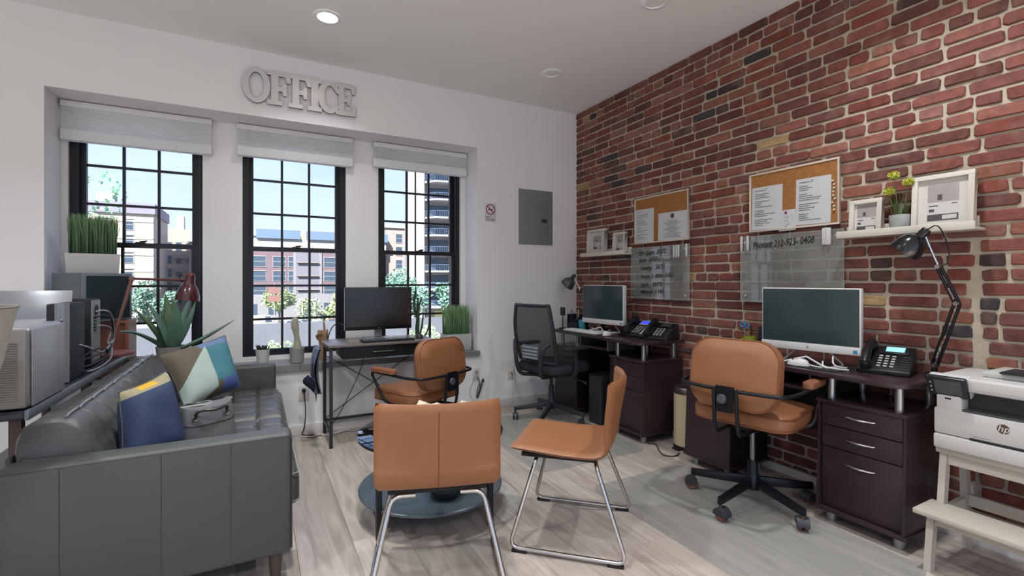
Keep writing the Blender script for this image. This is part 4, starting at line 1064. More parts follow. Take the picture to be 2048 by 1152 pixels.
# monitor, keyboard, mouse
m_scr = mat('screen_off', '#0a0c0f', .16, spec=.6); m_bez = mat('bezel_black', '#101214', .35)
mo = thing('monitor', 'black flat monitor on the small desk under the windows', 'monitor', (.885, 3.955, .7505))
part(mo, 'screen_frame', MB().rbox(-.268, .268, -.015, .02, .072, .416, .006), m_bez)
part(mo, 'display', MB().box(-.262, .262, -.0158, -.0148, .10, .412), m_scr)
part(mo, 'edge_strip', MB().box(-.2698, -.2682, -.012, .015, .075, .413), mat('edge_light', '#8a8e92', .4))
part(mo, 'logo', MB().lathe([(.006, 0), (.006, .0006)], 14, TM(0, -.0152, .086) @ RM(R(90), 'X')), mat('logo_grey', '#5a5d60', .4))
part(mo, 'stand_neck', MB().rbox(-.03, .03, .021, .045, .0065, .25, .006), m_silver); part(mo, 'stand_base', MB().rbox(-.11, .11, -.05, .10, 0, .006, .003), m_silver)
m_key = mat('key_dark', '#2c2f33', .45); m_keyl = mat('key_light', '#7d8083', .4)
def keyboard(label, loc, rz, w, d, mb_, mk, rows=5, cols=15):
    t = thing('keyboard', label, 'keyboard', loc, rz); part(t, 'case', MB().rbox(-w/2, w/2, -d/2, d/2, 0, .014, .004), mb_)
    kw, kd = (w-.02)/cols, (d-.02)/rows
    for r_ in range(rows):
        b = MB()
        for c_ in range(cols):
            x0 = -w/2+.01+c_*kw; y0 = -d/2+.01+r_*kd; b.rbox(x0+.0012, x0+kw-.0012, y0+.0012, y0+kd-.0012, .0135, .020, .0015, 1)
        part(t, 'key_row', b, mk)
    return t
keyboard('dark keyboard in front of the black monitor', (.905, 3.75, .7505), 0, .40, .135, m_dark, mat('key_gloss', '#4a4e53', .25))
def mouse(label, loc, rz, m):
    def fm(u, v):
        a = 2*PI*u; h = math.sin(PI/2*min(1, v*1.0)); r = math.cos(PI/2*v)**.55
        return (.031*r*math.cos(a), .055*r*math.sin(a), .002+.033*h*(1-.12*math.sin(a)))
    t = thing('computer_mouse', label, 'mouse', loc, rz); b = MB(); b.grid(fm, 24, 10); b.add([fm(i/24, 0) for i in range(24)], [tuple(range(24))])
    bd = part(t, 'body', b, m, ang=60); part(t, 'wheel', MB().lathe([(.007, -.003), (.007, .003)], 12, TM(0, .026, .028) @ RM(R(90), 'Y')), m_dark)
    return t
mouse('black mouse on the small desk beside the monitor', (1.175, 3.80, .7505), R(-10), m_key)
cb = thing('monitor_cable', 'black cable hanging from the monitor edge to the sill', 'cable', (.56, 4.02, .80))
part(cb, 'cable', MB().tube(smooth_path([(.066, -.045, .06), (.02, -.03, .085), (-.02, .03, .06), (-.05, .05, -.02), (-.055, .06, -.10)], 3), .004, 6), m_cordb)
cb = thing('desk_cable', 'thin dark cable dangling below the small desk drawer', 'cable', (.72, 3.99, .62))
part(cb, 'cable', MB().tube(smooth_path([(.06, .02, .005), (.05, .03, -.08), (-.02, .035, -.25), (-.12, .04, -.45), (-.22, .05, -.6), (-.24, .05, -.608)], 3), .003, 6), m_cordb)

# things on the sill
sc = thing('succulent_pot', 'short spiky succulent in a small white pot on the sill', 'plant', (.045, 4.24, .5655))
part(sc, 'pot', MB().lathe([(.04, 0), (.05, .10), (.05, .115), (.045, .115), (.044, .10), (.001, .098)], 24), mat('pot_white', '#b9b8b6', .5))
for k in range(34):
    rr = random.Random(k); a = rr.uniform(0, 6.28); q = rr.uniform(0, .036); ln = rr.uniform(.035, .055); tilt = q/.04*.5
    x, y = q*math.cos(a), q*math.sin(a); part(sc, 'leaf', MB().tube([(x, y, .095), (x+tilt*ln*math.cos(a)*.6, y+tilt*ln*math.sin(a)*.6, .10+ln*.6), (x+tilt*ln*math.cos(a)*1.2, y+tilt*ln*math.sin(a)*1.2, .10+ln)], [.006, .005, .0005], 5), mat('succulent', '#27352a', .5))
cp_ = thing('column_cactus', 'white woolly column cactus in a grey pot on the sill', 'plant', (.287, 4.175, .5655))
part(cp_, 'pot', MB().lathe([(.044, 0), (.05, .005), (.055, .11), (.056, .115), (.05, .115), (.048, .10), (.001, .098)], 26), mat('pot_concrete', '#8f8d88', .75, var=.06, vscale=20))
def cac(u, v):
    a = 2*PI*u; r = (.026+.005*math.sin(9*v+1)-.006*v)*(1+.07*math.cos(14*a))*(1 if v < .92 else math.sqrt(max(0, 1-((v-.92)/.08)**2))*.98+.02)
    return (r*math.cos(a)-.012*v+.006*math.sin(6*v), r*math.sin(a), .095+.27*v)
part(cp_, 'stem', MB().grid(cac, 56, 36), mat('cactus_wool', '#a9a792', .95, bump=.8, bscale=400), ang=80)
rr = random.Random(8); b = MB()
for k in range(500):
    p = Vector(cac(rr.random(), rr.uniform(.02, .99))); d = Vector((p.x, p.y, 0)).normalized(); b.add([p+Vector((0, 0, .0008)), p-Vector((0, 0, .0008)), p+d*.009+Vector((0, 0, rr.uniform(-.006, .006)))], [(0, 1, 2)])
part(cp_, 'spines', b, mat('cactus_spine', '#d9d6c8', .8), kind='stuff')
# jointed wooden hand
hn = thing('wooden_hand', 'wooden artist hand with raised finger behind the small desk', 'ornament', (.487, 4.235, .5655))
m_hw = mat('hand_wood', '#9a7a5a', .5, var=.1, vscale=20)
part(hn, 'forearm', MB().lathe([(.03, 0), (.028, .10), (.032, .15), (.034, .16)], 18), m_hw)
part(hn, 'palm', MB().rbox(-.042, .042, -.018, .018, .155, .232, .016, 3), m_hw)
for i, (x, up) in enumerate(((-.032, 0), (-.011, 0), (.011, 1), (.032, 0))):
    if up: pts = [(x, 0, .225), (x+.002, 0, .255), (x, .002, .285), (x-.004, .004, .312)]
    else: pts = [(x, -.002, .225), (x, -.016, .243), (x, -.034, .236), (x, -.036, .212)]
    part(hn, 'finger', MB().tube(pts, [.0095, .009, .008, .007], 10), m_hw)
part(hn, 'thumb', MB().tube([(-.038, -.005, .175), (-.05, -.018, .20), (-.035, -.032, .218), (-.015, -.036, .22)], [.011, .010, .009, .007], 10), m_hw)
# tall branching cactus behind the monitor
tk = thing('candelabra_cactus', 'dark branching cactus in front of the right window', 'plant', (1.30, 4.24, .5655))
part(tk, 'pot', MB().lathe([(.05, 0), (.062, .09), (.062, .10), (.055, .10), (.054, .09), (.001, .088)], 24), mat('pot_dark', '#39302b', .6))
m_ck = mat('cactus_dark', '#36482e', .55, var=.15, vscale=8)
for pts, r in (([(0, 0, .088), (-.01, 0, .2), (.0, 0, .32), (-.005, 0, .42), (0, 0, .50)], [.020, .02, .017, .012, .007]), ([(-.004, 0, .31), (-.03, -.01, .37), (-.045, -.01, .45), (-.03, -.005, .56)], [.011, .011, .01, .006]), ([(-.04, -.01, .46), (-.02, 0, .53), (-.022, 0, .61)], [.009, .009, .005]),
               ([(.0, 0, .40), (.02, .01, .44), (.03, .01, .50)], [.008, .008, .005]), ([(.0, 0, .12), (.03, .0, .2), (.045, 0, .30), (.05, 0, .37)], [.009, .009, .008, .005]), ([(.0, 0, .10), (.07, .01, .15), (.10, .01, .21), (.105, .01, .27)], [.008, .008, .007, .004])):
    part(tk, 'branch', MB().tube(smooth_path(pts, 1), [r[min(len(r)-1, int(i*len(r)/(2*len(pts))))] for i in range(2*len(pts))] if len(smooth_path(pts, 1)) == 2*len(pts) else .009, 7), m_ck)

# ================================================================ BRICK WALL SIDE
m_esp = mat('espresso_wood', '#34262a', .33, var=.14, vscale=7, stretch=(1, 1, .12)); m_esp2 = mat('espresso_top', '#352629', .25, var=.1, vscale=8, stretch=(1, .15, 1))
m_espd = mat('espresso_inside', '#191416', .5); m_post = mat('satin_post', '#9b9ea1', .3, metal=.85); m_hdl = mat('satin_handle', '#cfccc6', .25, metal=.9)
DZ = .76
def espresso_desk(label, ya, yb, xf, pulls=True):
    """runs along the brick wall from ya (drawer end) to yb; xf = front plane of the cabinets"""
    t = thing('computer_desk', label, 'desk', (2.75, (ya+yb)/2, 0), 0, 'dark computer desks along the brick wall'); xb = 2.93
    r = .09; xe = xf-.055
    poly = [(xe+r*(1-math.cos(R(a))), ya+r*(1-math.sin(R(a)))) for a in range(90, -1, -15)] + [(xe, yb-.03), (xe+.03, yb), (2.945, yb), (2.945, ya)]
    top = W(t); top.prism(poly, DZ-.023, DZ); part(t, 'desk_top', top, m_esp2, bev=.003)
    c0, c1 = ya+.02, ya+.40
    cab = part(t, 'drawer_cabinet', W(t).box(xf+.022, xb, c0+.012, c1-.012, .075, .602), m_esp)
    part(cab, 'cabinet_top', W(t).rbox(xf-.006, xb, c0-.006, c1+.006, .602, .62, .003), m_esp2)
    part(cab, 'cabinet_base', W(t).rbox(xf-.02, xb, c0-.008, c1+.008, .058, .075, .003), m_esp)
    for y in (c0, c1-.012):
        s_ = W(t); s_.prism([(xf-.016, .075), (xb, .075), (xb, .602), (xf+.004, .602), (xf+.001, .4)], y, y+.012, Matrix(((1, 0, 0, 0), (0, 0, 1, 0), (0, 1, 0, 0), (0, 0, 0, 1)))); part(cab, 'side_panel', s_, m_esp)
    for z0, z1, zh in ((.492, .60, .55), (.383, .488, .436), (.079, .379, .315)):
        d = part(t, 'drawer', W(t).rbox(xf+.008, xf+.024, c0+.016, c1-.016, z0, z1, .003), m_esp)
        ym = (c0+c1)/2
        if pulls: part(d, 'handle', W(t).tube([(xf+.01, ym+.065, zh), (xf+.002, ym+.055, zh), (xf-.008, ym+.02, zh), (xf-.010, ym, zh), (xf-.008, ym-.02, zh), (xf+.002, ym-.055, zh), (xf+.01, ym-.065, zh)], [.002, .004, .0052, .0055, .0052, .004, .002], 8), m_hdl)
    for x in (xf+.045, xb-.04):
        for y in (c0+.045, c1-.045):
            part(t, 'post', W(t).cyl((x, y, .62), .017, DZ-.023-.6202, 16), m_post); part(t, 'foot', W(t).lathe([(.024, .004), (.024, .058)], 16, TM(x, y, 0)).lathe([(.025, 0), (.025, .0045)], 16, TM(x, y, 0)), m_post)
    e0, e1 = yb-.36, yb-.02
    ten = part(t, 'tower_cabinet', W(t).box(xf+.022, xb, e0+.014, e1-.014, .075, .602), m_espd)
    part(ten, 'cabinet_base', W(t).rbox(xf-.02, xb, e0-.006, e1+.006, .058, .075, .003), m_esp); part(ten, 'cabinet_top', W(t).rbox(xf-.006, xb, e0-.004, e1+.004, .602, .62, .003), m_esp2)
    s_ = W(t); s_.prism([(xf-.012, .075), (xf+.012, .075), (xf+.03, .602), (xf+.012, .602)], e0, e1, Matrix(((1, 0, 0, 0), (0, 0, 1, 0), (0, 1, 0, 0), (0, 0, 0, 1)))); part(t, 'tower_door', s_, m_esp)
    for y in (e0+.05, e1-.05):
        part(t, 'post', W(t).cyl((xf+.05, y, .62), .017, DZ-.0232-.6202, 16), m_post)
        for x in (xf+.045, xb-.04): part(t, 'foot', W(t).lathe([(.022, 0), (.022, .058)], 16, TM(x, y, 0)), m_post)
    part(t, 'back_panel', W(t).box(2.915, 2.93, c1+.001, e0-.001, .34, DZ-.0235), m_espd)
    part(t, 'keyboard_tray', W(t).rbox(xf-.02, 2.84, c1+.06, e0-.05, .645, .661, .003), m_esp2)
    for y in (c1+.045, e0-.045): part(t, 'tray_rail', W(t).box(xf+.01, 2.82, y-.006, y+.006, .64, DZ-.0235), m_post)
    return t
espresso_desk('dark brown computer desk by the corner with two desk phones', 2.64, 3.86, 2.53, False)
espresso_desk('dark brown computer desk nearer the printer with one desk phone', 1.025, 2.30, 2.55)

m_wpl = mat('white_plastic', '#cfcdca', .35); m_scrd = mat('screen_dark_green', '#2f3d3f', .12, spec=.6)
def all_in_one(label, loc, rz):
    t = thing('desktop_computer', label, 'computer', loc, rz, 'white all in one computers on the desks')
    h = part(t, 'housing', MB().rbox(-.245, .245, -.012, .03, .075, .42, .007), m_wpl)
    part(h, 'screen', MB().box(-.238, .238, -.0132, -.0118, .118, .414), m_scrd)
    part(t, 'chin', MB().rbox(-.245, .245, -.0165, -.0120, .0755, .116, .002), mat('white_chin', '#c9c7c5', .4))
    part(t, 'sticker', MB().box(.212, .230, -.0172, -.0164, .084, .102), mat('sticker_blue', '#3f7fae', .4)); part(t, 'logo', MB().lathe([(.007, 0), (.007, .0006)], 14, TM(0, -.0166, .096) @ RM(R(90), 'X')), mat('logo_pale', '#b0aeac', .3, metal=.4))
    for s_ in (-1, 1): part(t, 'stand_leg', MB().tube(fillet([(s_*.02, .035, .20), (s_*.03, .05, .12), (s_*.15, .06, .006), (s_*.12, -.10, .006), (0, -.03, .045)], .02), .005, 8), m_wpl)
    part(t, 'stand_hub', MB().rbox(-.04, .04, .03, .05, .17, .25, .006), m_wpl)
    return t
all_in_one('white all in one computer on the desk by the corner', (2.725, 3.37, DZ), R(-82))
all_in_one('white all in one computer on the desk nearer the printer', (2.68, 1.545, DZ), R(-80))
cbw = thing('white_cables', 'white cables looping on the desk under the nearer computer', 'cables', (2.66, 1.42, DZ))
for p in ([(.0, .04, .03), (-.04, .02, .008), (-.03, -.08, .005), (.06, -.12, .005), (.12, -.08, .008)], [(.02, .0, .06), (-.02, -.02, .02), (.02, -.06, .005), (.1, -.1, .006)], [(-.06, .11, .02), (-.07, .04, .006), (-.02, -.02, .005), (.08, -.04, .005)]): part(cbw, 'cable', MB().tube(smooth_path(p, 3), .004, 6), m_wpl)
cbw = thing('white_cables', 'white cables crossing under the computer in the corner', 'cables', (2.74, 3.37, DZ))
for p in ([(-.03, .15, .03), (-.01, .05, .006), (.04, -.05, .005), (.08, -.12, .005)], [(-.02, -.1, .03), (.02, -.02, .006), (.03, .1, .005)]): part(cbw, 'cable', MB().tube(smooth_path(p, 3), .004, 6), m_wpl)
m_pad = mat('desk_pad', '#191a1e', .55)
def padm(name, x0, x1, y0, y1, lb):
    c = ((x0+x1)/2, (y0+y1)/2, DZ+.0002); one(name, MB().prism(rrect(x1-x0, y1-y0, .012, 3), 0, .003), m_pad, lb, 'pad', None, c)
padm('desk_pad', 2.48, 2.66, 3.08, 3.76, 'black desk pad under the white keyboard'); padm('mouse_pad', 2.54, 2.77, 1.34, 1.60, 'black mouse pad on the nearer desk')
keyboard('white keyboard on the desk by the corner', (2.555, 3.43, DZ+.0035), R(-86), .43, .115, m_wpl, mat('key_white', '#d5d3cf', .45))
mouse('white mouse on the desk by the corner', (2.575, 3.13, DZ+.0035), R(-70), m_wpl); mouse('white mouse on the black pad of the nearer desk', (2.575, 1.54, DZ+.0035), R(10), m_wpl)

m_ph = mat('phone_black', '#141518', .38); m_phk = mat('phone_keys', '#a9abad', .5)
def desk_phone(label, loc, rz, scr, silver=False):
    t = thing('desk_phone', label, 'phone', loc, rz, 'black desk phones')
    A = R(28); Mb = TM(0, -.10, .022) @ RM(A, 'X')      # sloping top face: local x, y up slope
    b = MB(); w = .105; L = .215
    V = [(-w, -.10, 0), (w, -.10, 0), (w, .09, 0), (-w, .09, 0), (-w, -.10, .022), (w, -.10, .022), (w, -.10+L*math.cos(A), .022+L*math.sin(A)), (-w, -.10+L*math.cos(A), .022+L*math.sin(A)), (-w, .09, .10), (w, .09, .10)]
    b.add(V, [(3, 2, 1, 0), (0, 1, 5, 4), (4, 5, 6, 7), (7, 6, 9, 8), (2, 3, 8, 9), (1, 2, 9, 6, 5), (0, 4, 7, 8, 3)])
    bd = part(t, 'body', b, m_ph, bev=.004)
    # display
    fr = part(t, 'display_frame', MB().rbox(-.03, .085, .145, .205, 0, .006, .003, M=Mb), mat('phone_silver', '#b9bbbd', .3, metal=.4) if silver else m_ph)
    part(fr, 'screen', MB().box(-.015 if silver else -.01, .07 if silver else .065, .158, .198, .0058, .0068, M=Mb), scr)
    k = MB()
    for r_ in range(5):
        for c_ in range(3): k.rbox(-.030+c_*.026, -.014+c_*.026, .030+r_*.0215, .040+r_*.0215, .0005, .004, .001, 1, M=Mb)
    part(t, 'keypad', k, m_phk)
    k = MB()
    for r_ in range(6): k.rbox(.062, .092, .018+r_*.02, .028+r_*.02, .0005, .003, .001, 1, M=Mb)
    part(t, 'line_keys', k, mat('phone_keys_dark', '#303236', .4))
    if silver: part(t, 'side_strip', MB().rbox(.056, .074, .01, .135, .0005, .005, .002, M=Mb), m_phk)
    hs = MB(); pts = [(-.07, .005, .03), (-.07, .03, .036), (-.07, .10, .046), (-.07, .17, .038), (-.07, .20, .03)]
    hs.tube([Mb @ Vector(p) for p in pts], [.02, .021, .017, .021, .021], 12)
    for y in (.02, .185): hs.lathe([(.026, 0), (.027, .008), (.026, .03), (.018, .04)], 16, Mb @ TM(-.07, y, .002))
    part(t, 'handset', hs, m_ph, ang=50)
    cp = []
    for i in range(120):
        s_ = i/119; a = i*.95; cp.append((-.085-.05*math.sin(PI*s_)+.008*math.cos(a), -.10-.03*math.sin(PI*s_)+.06*s_, .012+.008*math.sin(a)))
    part(t, 'coiled_cord', MB().tube(cp, .0022, 5), m_ph)
    return t
desk_phone('black desk phone with a glowing blue screen beside the corner computer', (2.80, 2.985, DZ), R(-78), mat('lcd_blue', '#1c2fb0', .3, emit='#2030d8', estr=1.2), True)
desk_phone('black desk phone at the end of the corner desk', (2.80, 2.755, DZ), R(-72), mat('lcd_dark', '#3a3f40', .3))
desk_phone('black desk phone with pale lit screen beside the nearer computer', (2.79, 1.225, DZ), R(-76), mat('lcd_cyan', '#7fb9bd', .3, emit='#7fc4c8', estr=.45))

# pen cup, cylinder speaker, organiser
cu = thing('pen_cup', 'green mug holding scissors and pens on the nearer desk', 'cup', (2.89, 2.05, DZ))
m_green = mat('lime_ceramic', '#8f9c2f', .35)
mg = part(cu, 'mug', MB().lathe([(.03, 0), (.036, .004), (.04, .095), (.036, .095), (.033, .01), (.001, .01)], 24), m_green); part(mg, 'mug_handle', MB().tube(arc((-.045, .02, .05), .024, 60, 300, 12, 'xz'), .005, 8), m_green)
scs = thing('scissors', 'scissors with bright blue handles standing in the green mug', 'scissors', (2.885, 2.055, DZ+.0115))
part(scs, 'blade', MB().tube([(-.005, .0, .0), (-.02, .02, .13)], .003, 6), m_hdl); part(scs, 'blade', MB().tube([(.005, .005, .0), (-.012, .012, .13)], .003, 6), m_hdl)
for q in ((-.02, .028, .155), (-.012, .003, .15)): part(scs, 'handle_loop', MB().tube(arc(q, .016, 0, 360, 18, 'yz'), .005, 6), mat('scissor_blue', '#2f86b8', .4))
for k, (dx, dy, m_) in enumerate(((.012, -.01, m_dark), (.0, .014, mat('pen_orange', '#b8703a', .4)))):
    one('pen', MB().tube([(0, 0, 0), (.012*(k-.3), .01*(1-k), .15)], .004, 8), m_, ['black pen standing in the green mug', 'orange pencil standing in the green mug'][k], 'pen', None, (2.892+dx, 2.05+dy, DZ+.0105))
cy = thing('cylinder_speaker', 'black cylinder speaker beside the green mug', 'speaker', (2.905, 1.955, DZ))
part(cy, 'body', MB().lathe([(.035, 0), (.037, .004), (.037, .158), (.034, .163), (.001, .163)], 26), m_dark); part(cy, 'top_ring', MB().tube(arc((0, 0, .16), .034, 0, 360, 24, 'xy'), .002, 6), m_key)
og = thing('desk_organizer', 'navy mesh desk organizer full of pens by the corner computer', 'organizer', (2.74, 3.77, DZ))
m_nav = mat('navy_mesh', '#1b2036', .5)
b = MB(); b.box(-.06, .06, -.09, .09, 0, .006); b.box(.054, .06, -.09, .09, .006, .135); b.box(-.06, -.054, -.09, .09, .006, .06); b.box(-.06, .06, -.09, -.084, .006, .115); b.box(-.06, .06, .084, .09, .006, .135); b.box(-.01, -.005, -.084, .084, .006, .09)
part(og, 'tray', b, m_nav); part(og, 'divider', MB().box(-.054, -.01, .0, .004, .006, .075), m_nav)
for k, (x, y, m_) in enumerate(((.02, .04, mat('pen_wood', '#b98a5e', .5)), (.03, .03, m_cordw), (-.03, .06, mat('pen_maroon', '#6b2c34', .4)))):
    one('pen', MB().tube([(0, 0, 0), (.01, .008, .17)], .004, 8), m_, ['wooden pencil in the navy organizer', 'white pen in the navy organizer', 'maroon pen in the navy organizer'][k], 'pen', None, (2.74+x, 3.77+y, DZ+.0065))
one('note_pad', MB().rbox(-.035, .035, -.012, .012, 0, .09, .003), mat('teal_pad', '#3f9aa0', .5), 'teal note pad standing beside the navy organizer', 'note pad', None, (2.705, 3.655, DZ+.0005), R(-75))
ps = thing('phone_holder', 'grey paddle shaped holder on a thin stem by the corner', 'holder', (2.60, 3.82, DZ))
part(ps, 'base', MB().lathe([(.035, 0), (.035, .006), (.008, .01)], 20), m_dark); part(ps, 'stem', MB().tube([(0, 0, .008), (0, 0, .13)], .005, 8), m_dark); part(ps, 'paddle', MB().rbox(-.006, .006, -.028, .028, .125, .205, .005, M=RM(R(20), 'Z')), m_key)

# architect lamps
def arch_lamp(label, base, elbow, top, head_c, head_d, m_sh, br=1):
    t = thing('architect_lamp', label, 'lamp', base, 0, 'black architect lamps'); B = Vector(base)
    E_, T_, H_ = Vector(elbow)-B, Vector(top)-B, Vector(head_c)-B; D = Vector(head_d).normalized()
    m_a = mat('lamp_black', '#111216', .3)
    part(t, 'base', MB().lathe([(.07*br, 0), (.072*br, .006), (.066*br, .014), (.012, .02), (.011, .05)], 26), m_a)
    off = Vector((0, .011, 0)) if abs((E_).y) < .2 else Vector((.011, 0, 0))
    j0 = Vector((0, 0, .05))
    for s_ in (-1, 1): part(t, 'lower_arm', MB().tube([j0+off*s_, E_+off*s_], .007, 8), m_a); part(t, 'upper_arm', MB().tube([E_+off*s_*.8, T_+off*s_*.8], .007, 8), m_a)
    for p in (E_, T_, j0): part(t, 'joint', MB().lathe([(.010, -.018), (.011, -.012), (.011, .012), (.010, .018)], 14, frame(p, (0, 0, 1), off)), m_chrome)
    for a_, b_, f0 in ((j0, E_, .12), (E_, T_, .12)):
        d = (b_-a_); n = d.cross(off).normalized(); pts = []
        for i in range(60):
            s_ = f0+.30*i/59; an = i*1.3; pts.append(a_+d*s_+n*.012+(n*math.cos(an)+off.normalized()*math.sin(an))*.004)
        part(t, 'spring', MB().tube(pts, .0014, 5), m_chrome)
    Mh = frame(H_, D.orthogonal(), D.cross(D.orthogonal()))      # local z = D : opening side
    sh = MB(); pr_ = [(.021, -.062), (.03, -.056), (.048, -.04), (.062, -.012), (.067, .015), (.0685, .03), (.066, .03), (.060, -.010), (.045, -.036), (.02, -.052)]
    s_ = part(t, 'shade', sh.lathe(pr_, 30, Mh, cap0=True, cap1=True), m_sh, ang=50)
    part(s_, 'socket', MB().lathe([(.017, -.105), (.02, -.10), (.021, -.06)], 18, Mh), m_a); part(s_, 'bulb', MB().ball((0, 0, -.012), .024, 14, 10, M=Mh), mat('bulb_glass'))
    nk = H_ - D*.085; part(t, 'neck', MB().tube([T_, (T_+nk)/2+Vector((0, 0, -.004)), nk], .006, 8), m_chrome)
    part(t, 'flex', MB().tube(smooth_path([H_-D*.10, H_-D*.13+Vector((0, -.03, .01)), T_+Vector((0, -.05, .03)), T_+Vector((0, -.01, .0))], 3), .003, 6), m_a)
    return t
arch_lamp('black architect lamp bent over the nearer desk phone', (2.89, 1.07, DZ), (2.83, .965, 1.115), (2.825, 1.03, 1.285), (2.80, 1.135, 1.385), (-.05, .62, -.70), mat('lamp_gloss', '#0d0e11', .2, coat=.4), .5)
arch_lamp('dark grey architect lamp leaning out of the brick corner', (2.88, 3.56, DZ), (2.86, 3.42, 1.03), (2.80, 3.80, 1.13), (2.745, 3.93, 1.195), (-.25, .45, -.6), mat('lamp_grey', '#3b3f44', .3, coat=.3))

# pedal bin
bn = thing('pedal_bin', 'cream pedal bin with dark lid between the two desks', 'bin', (2.79, 2.475, 0))
part(bn, 'body', MB().lathe([(.094, .022), (.1, .026), (.1, .40)], 30), mat('cream_enamel', '#c3b391', .4)); part(bn, 'base', MB().lathe([(.102, 0), (.104, .004), (.102, .0218)], 30), m_bfoot)
part(bn, 'lid', MB().lathe([(.103, .4005), (.104, .425), (.09, .445), (.05, .452), (.001, .454)], 30), mat('lid_steel', '#55514e', .3, metal=.7)); part(bn, 'pedal', MB().rbox(-.135, -.09, -.03, .03, .004, .014, .003), m_bfoot)
t = thing('floor_cord', 'black cord trailing on the floor beside the pedal bin', 'cord', (2.55, 2.47, 0))
part(t, 'cable', MB().tube(smooth_path([(.08, -.06, .006), (.0, -.1, .005), (-.06, -.04, .005), (.0, .06, .005), (.08, .16, .005), (.02, .19, .005)], 3), .004, 6), m_cordb)

# picture ledges with frames and flower pot
m_ledge = mat('ledge_white', '#c9c3b6', .5)
def ledge(label, y0, y1, z):
    t = thing('picture_ledge', label, 'shelf', (2.955, (y0+y1)/2, z), 0, 'white picture ledges on the brick wall'); h = (y1-y0)/2
    part(t, 'base_board', MB().rbox(-.108, -.003, -h, h, 0, .013, .002), m_ledge); part(t, 'front_lip', MB().rbox(-.121, -.1082, -h, h, 0, .038, .002), m_ledge); part(t, 'back_board', MB().rbox(-.0148, -.003, -h+.02, h, .0132, .07, .002), m_ledge)
ledge('white picture ledge near the corner holding two frames', 3.22, 3.86, 1.452); ledge('white picture ledge holding a flower pot and two frames', .905, 1.485, 1.452)
m_frw = mat('frame_white', '#cbc5ba', .45); m_matb = mat('mat_board', '#c8c4bd', .8); m_prg = mat('print_grey', '#a59d9a', .7, c2='#8d8584', vscale=6); m_prd = mat('print_dark', '#4d4a49', .7)
def photo_frame(label, x, yc, w, h, depth=.03, rot=0, bor=.022, pw=.5, ph=.62, tilt=6):
    """faces -X"""
    t = thing('framed_photo', label, 'picture frame', (x, yc, 1.4655), 0, 'white frames on the picture ledges', rot=(0, R(tilt), 0))
    M = Matrix(((0, 0, 1, 0), (-1, 0, 0, 0), (0, 1, 0, 0), (0, 0, 0, 1)))     # local x -> -Y, y -> Z, z -> +X ; so -z faces the room
    b = MB(M); b.box(-w/2, w/2, 0, bor, 0, depth); b.box(-w/2, w/2, h-bor, h, 0, depth); b.box(-w/2, -w/2+bor, bor, h-bor, 0, depth); b.box(w/2-bor, w/2, bor, h-bor, 0, depth)
    part(t, 'frame', b, m_frw, bev=.001); d = depth*.55
    part(t, 'mat_board', MB(M).box(-w/2+bor, w/2-bor, bor, h-bor, d, d+.003), m_matb)
    cx, cy = 0, h*.5; a, c = w*pw/2, h*ph/2
    pr_ = part(t, 'print', MB(M).box(-a, a, cy-c, cy+c, d-.001, d-.0002), mat('print_paper', '#c2bfbc', .7))
    part(pr_, 'photo', MB(M).box(-a, a, cy+c*.02, cy+c, d-.0016, d-.0011), m_prg); part(pr_, 'band', MB(M).box(-a, a, cy-c, cy-c*.66, d-.0016, d-.0011), m_prd)
    part(pr_, 'barcode', MB(M).box(-a*.02, a*.9, cy-c*.94, cy-c*.72, d-.0022, d-.0017), mat('print_paper')); part(pr_, 'motif', MB(M).box(-a*.35, -a*.05, cy+c*.12, cy+c*.42, d-.0022, d-.0017), m_prd)
    part(pr_, 'caption', MB(M).box(-a*.9, -a*.3, cy-c*.22, cy-c*.16, d-.0016, d-.0011).box(-a*.9, -a*.55, cy-c*.52, cy-c*.36, d-.0016, d-.0011).box(a*.55, a*.9, cy-c*.14, cy-c*.09, d-.0016, d-.0011), m_prd)
photo_frame('deep white box frame on the ledge near the corner', 2.878, 3.685, .265, .25, .045, pw=.42, ph=.5, tilt=3); photo_frame('small white frame on the ledge near the corner', 2.886, 3.36, .16, .195, .035, pw=.55, ph=.7, tilt=4)
photo_frame('large white frame at the end of the flower pot ledge', 2.876, 1.042, .236, .268, .03, pw=.5, ph=.66, tilt=4); photo_frame('small white frame on the flower pot ledge', 2.886, 1.372, .155, .195, .03, pw=.58, ph=.72, tilt=4)
fp_ = thing('flower_pot', 'grey pot of faux grass with three yellow green pompom flowers', 'plant', (2.892, 1.21, 1.4655))
part(fp_, 'pot', MB().lathe([(.034, 0), (.042, .004), (.044, .025), (.0448, .026), (.046, .088), (.042, .088), (.040, .07), (.001, .068)], 28), mat('pot_palegrey', '#a5a8a4', .55))
rr = random.Random(12); b = MB()
m_fl = mat('flower_leaf', '#56693b', .6, var=.2, vscale=30); m_pp = mat('pompom', '#b4b649', .8, var=.25, vscale=60)
for k in range(60):
    a = rr.uniform(0, 6.28); q = rr.uniform(.0, .036); ln = rr.uniform(.07, .13); le = rr.uniform(.02, .05); x, y = q*math.cos(a), q*math.sin(a); cx, cy = le*math.cos(a), le*math.sin(a)
    pts = [Vector((x, y, .066)), Vector((x+cx*.3, y+cy*.3, .066+ln*.6)), Vector((x+cx, y+cy, .066+ln))]; sd_ = Vector((-math.sin(a), math.cos(a), 0))*.0028
    V = []
    for i, p in enumerate(pts): V += [p-sd_*(1-.45*i), p+sd_*(1-.45*i)]
    part(fp_, 'leaf', MB().add(V, [(0, 1, 3, 2), (2, 3, 5, 4)]), m_fl)
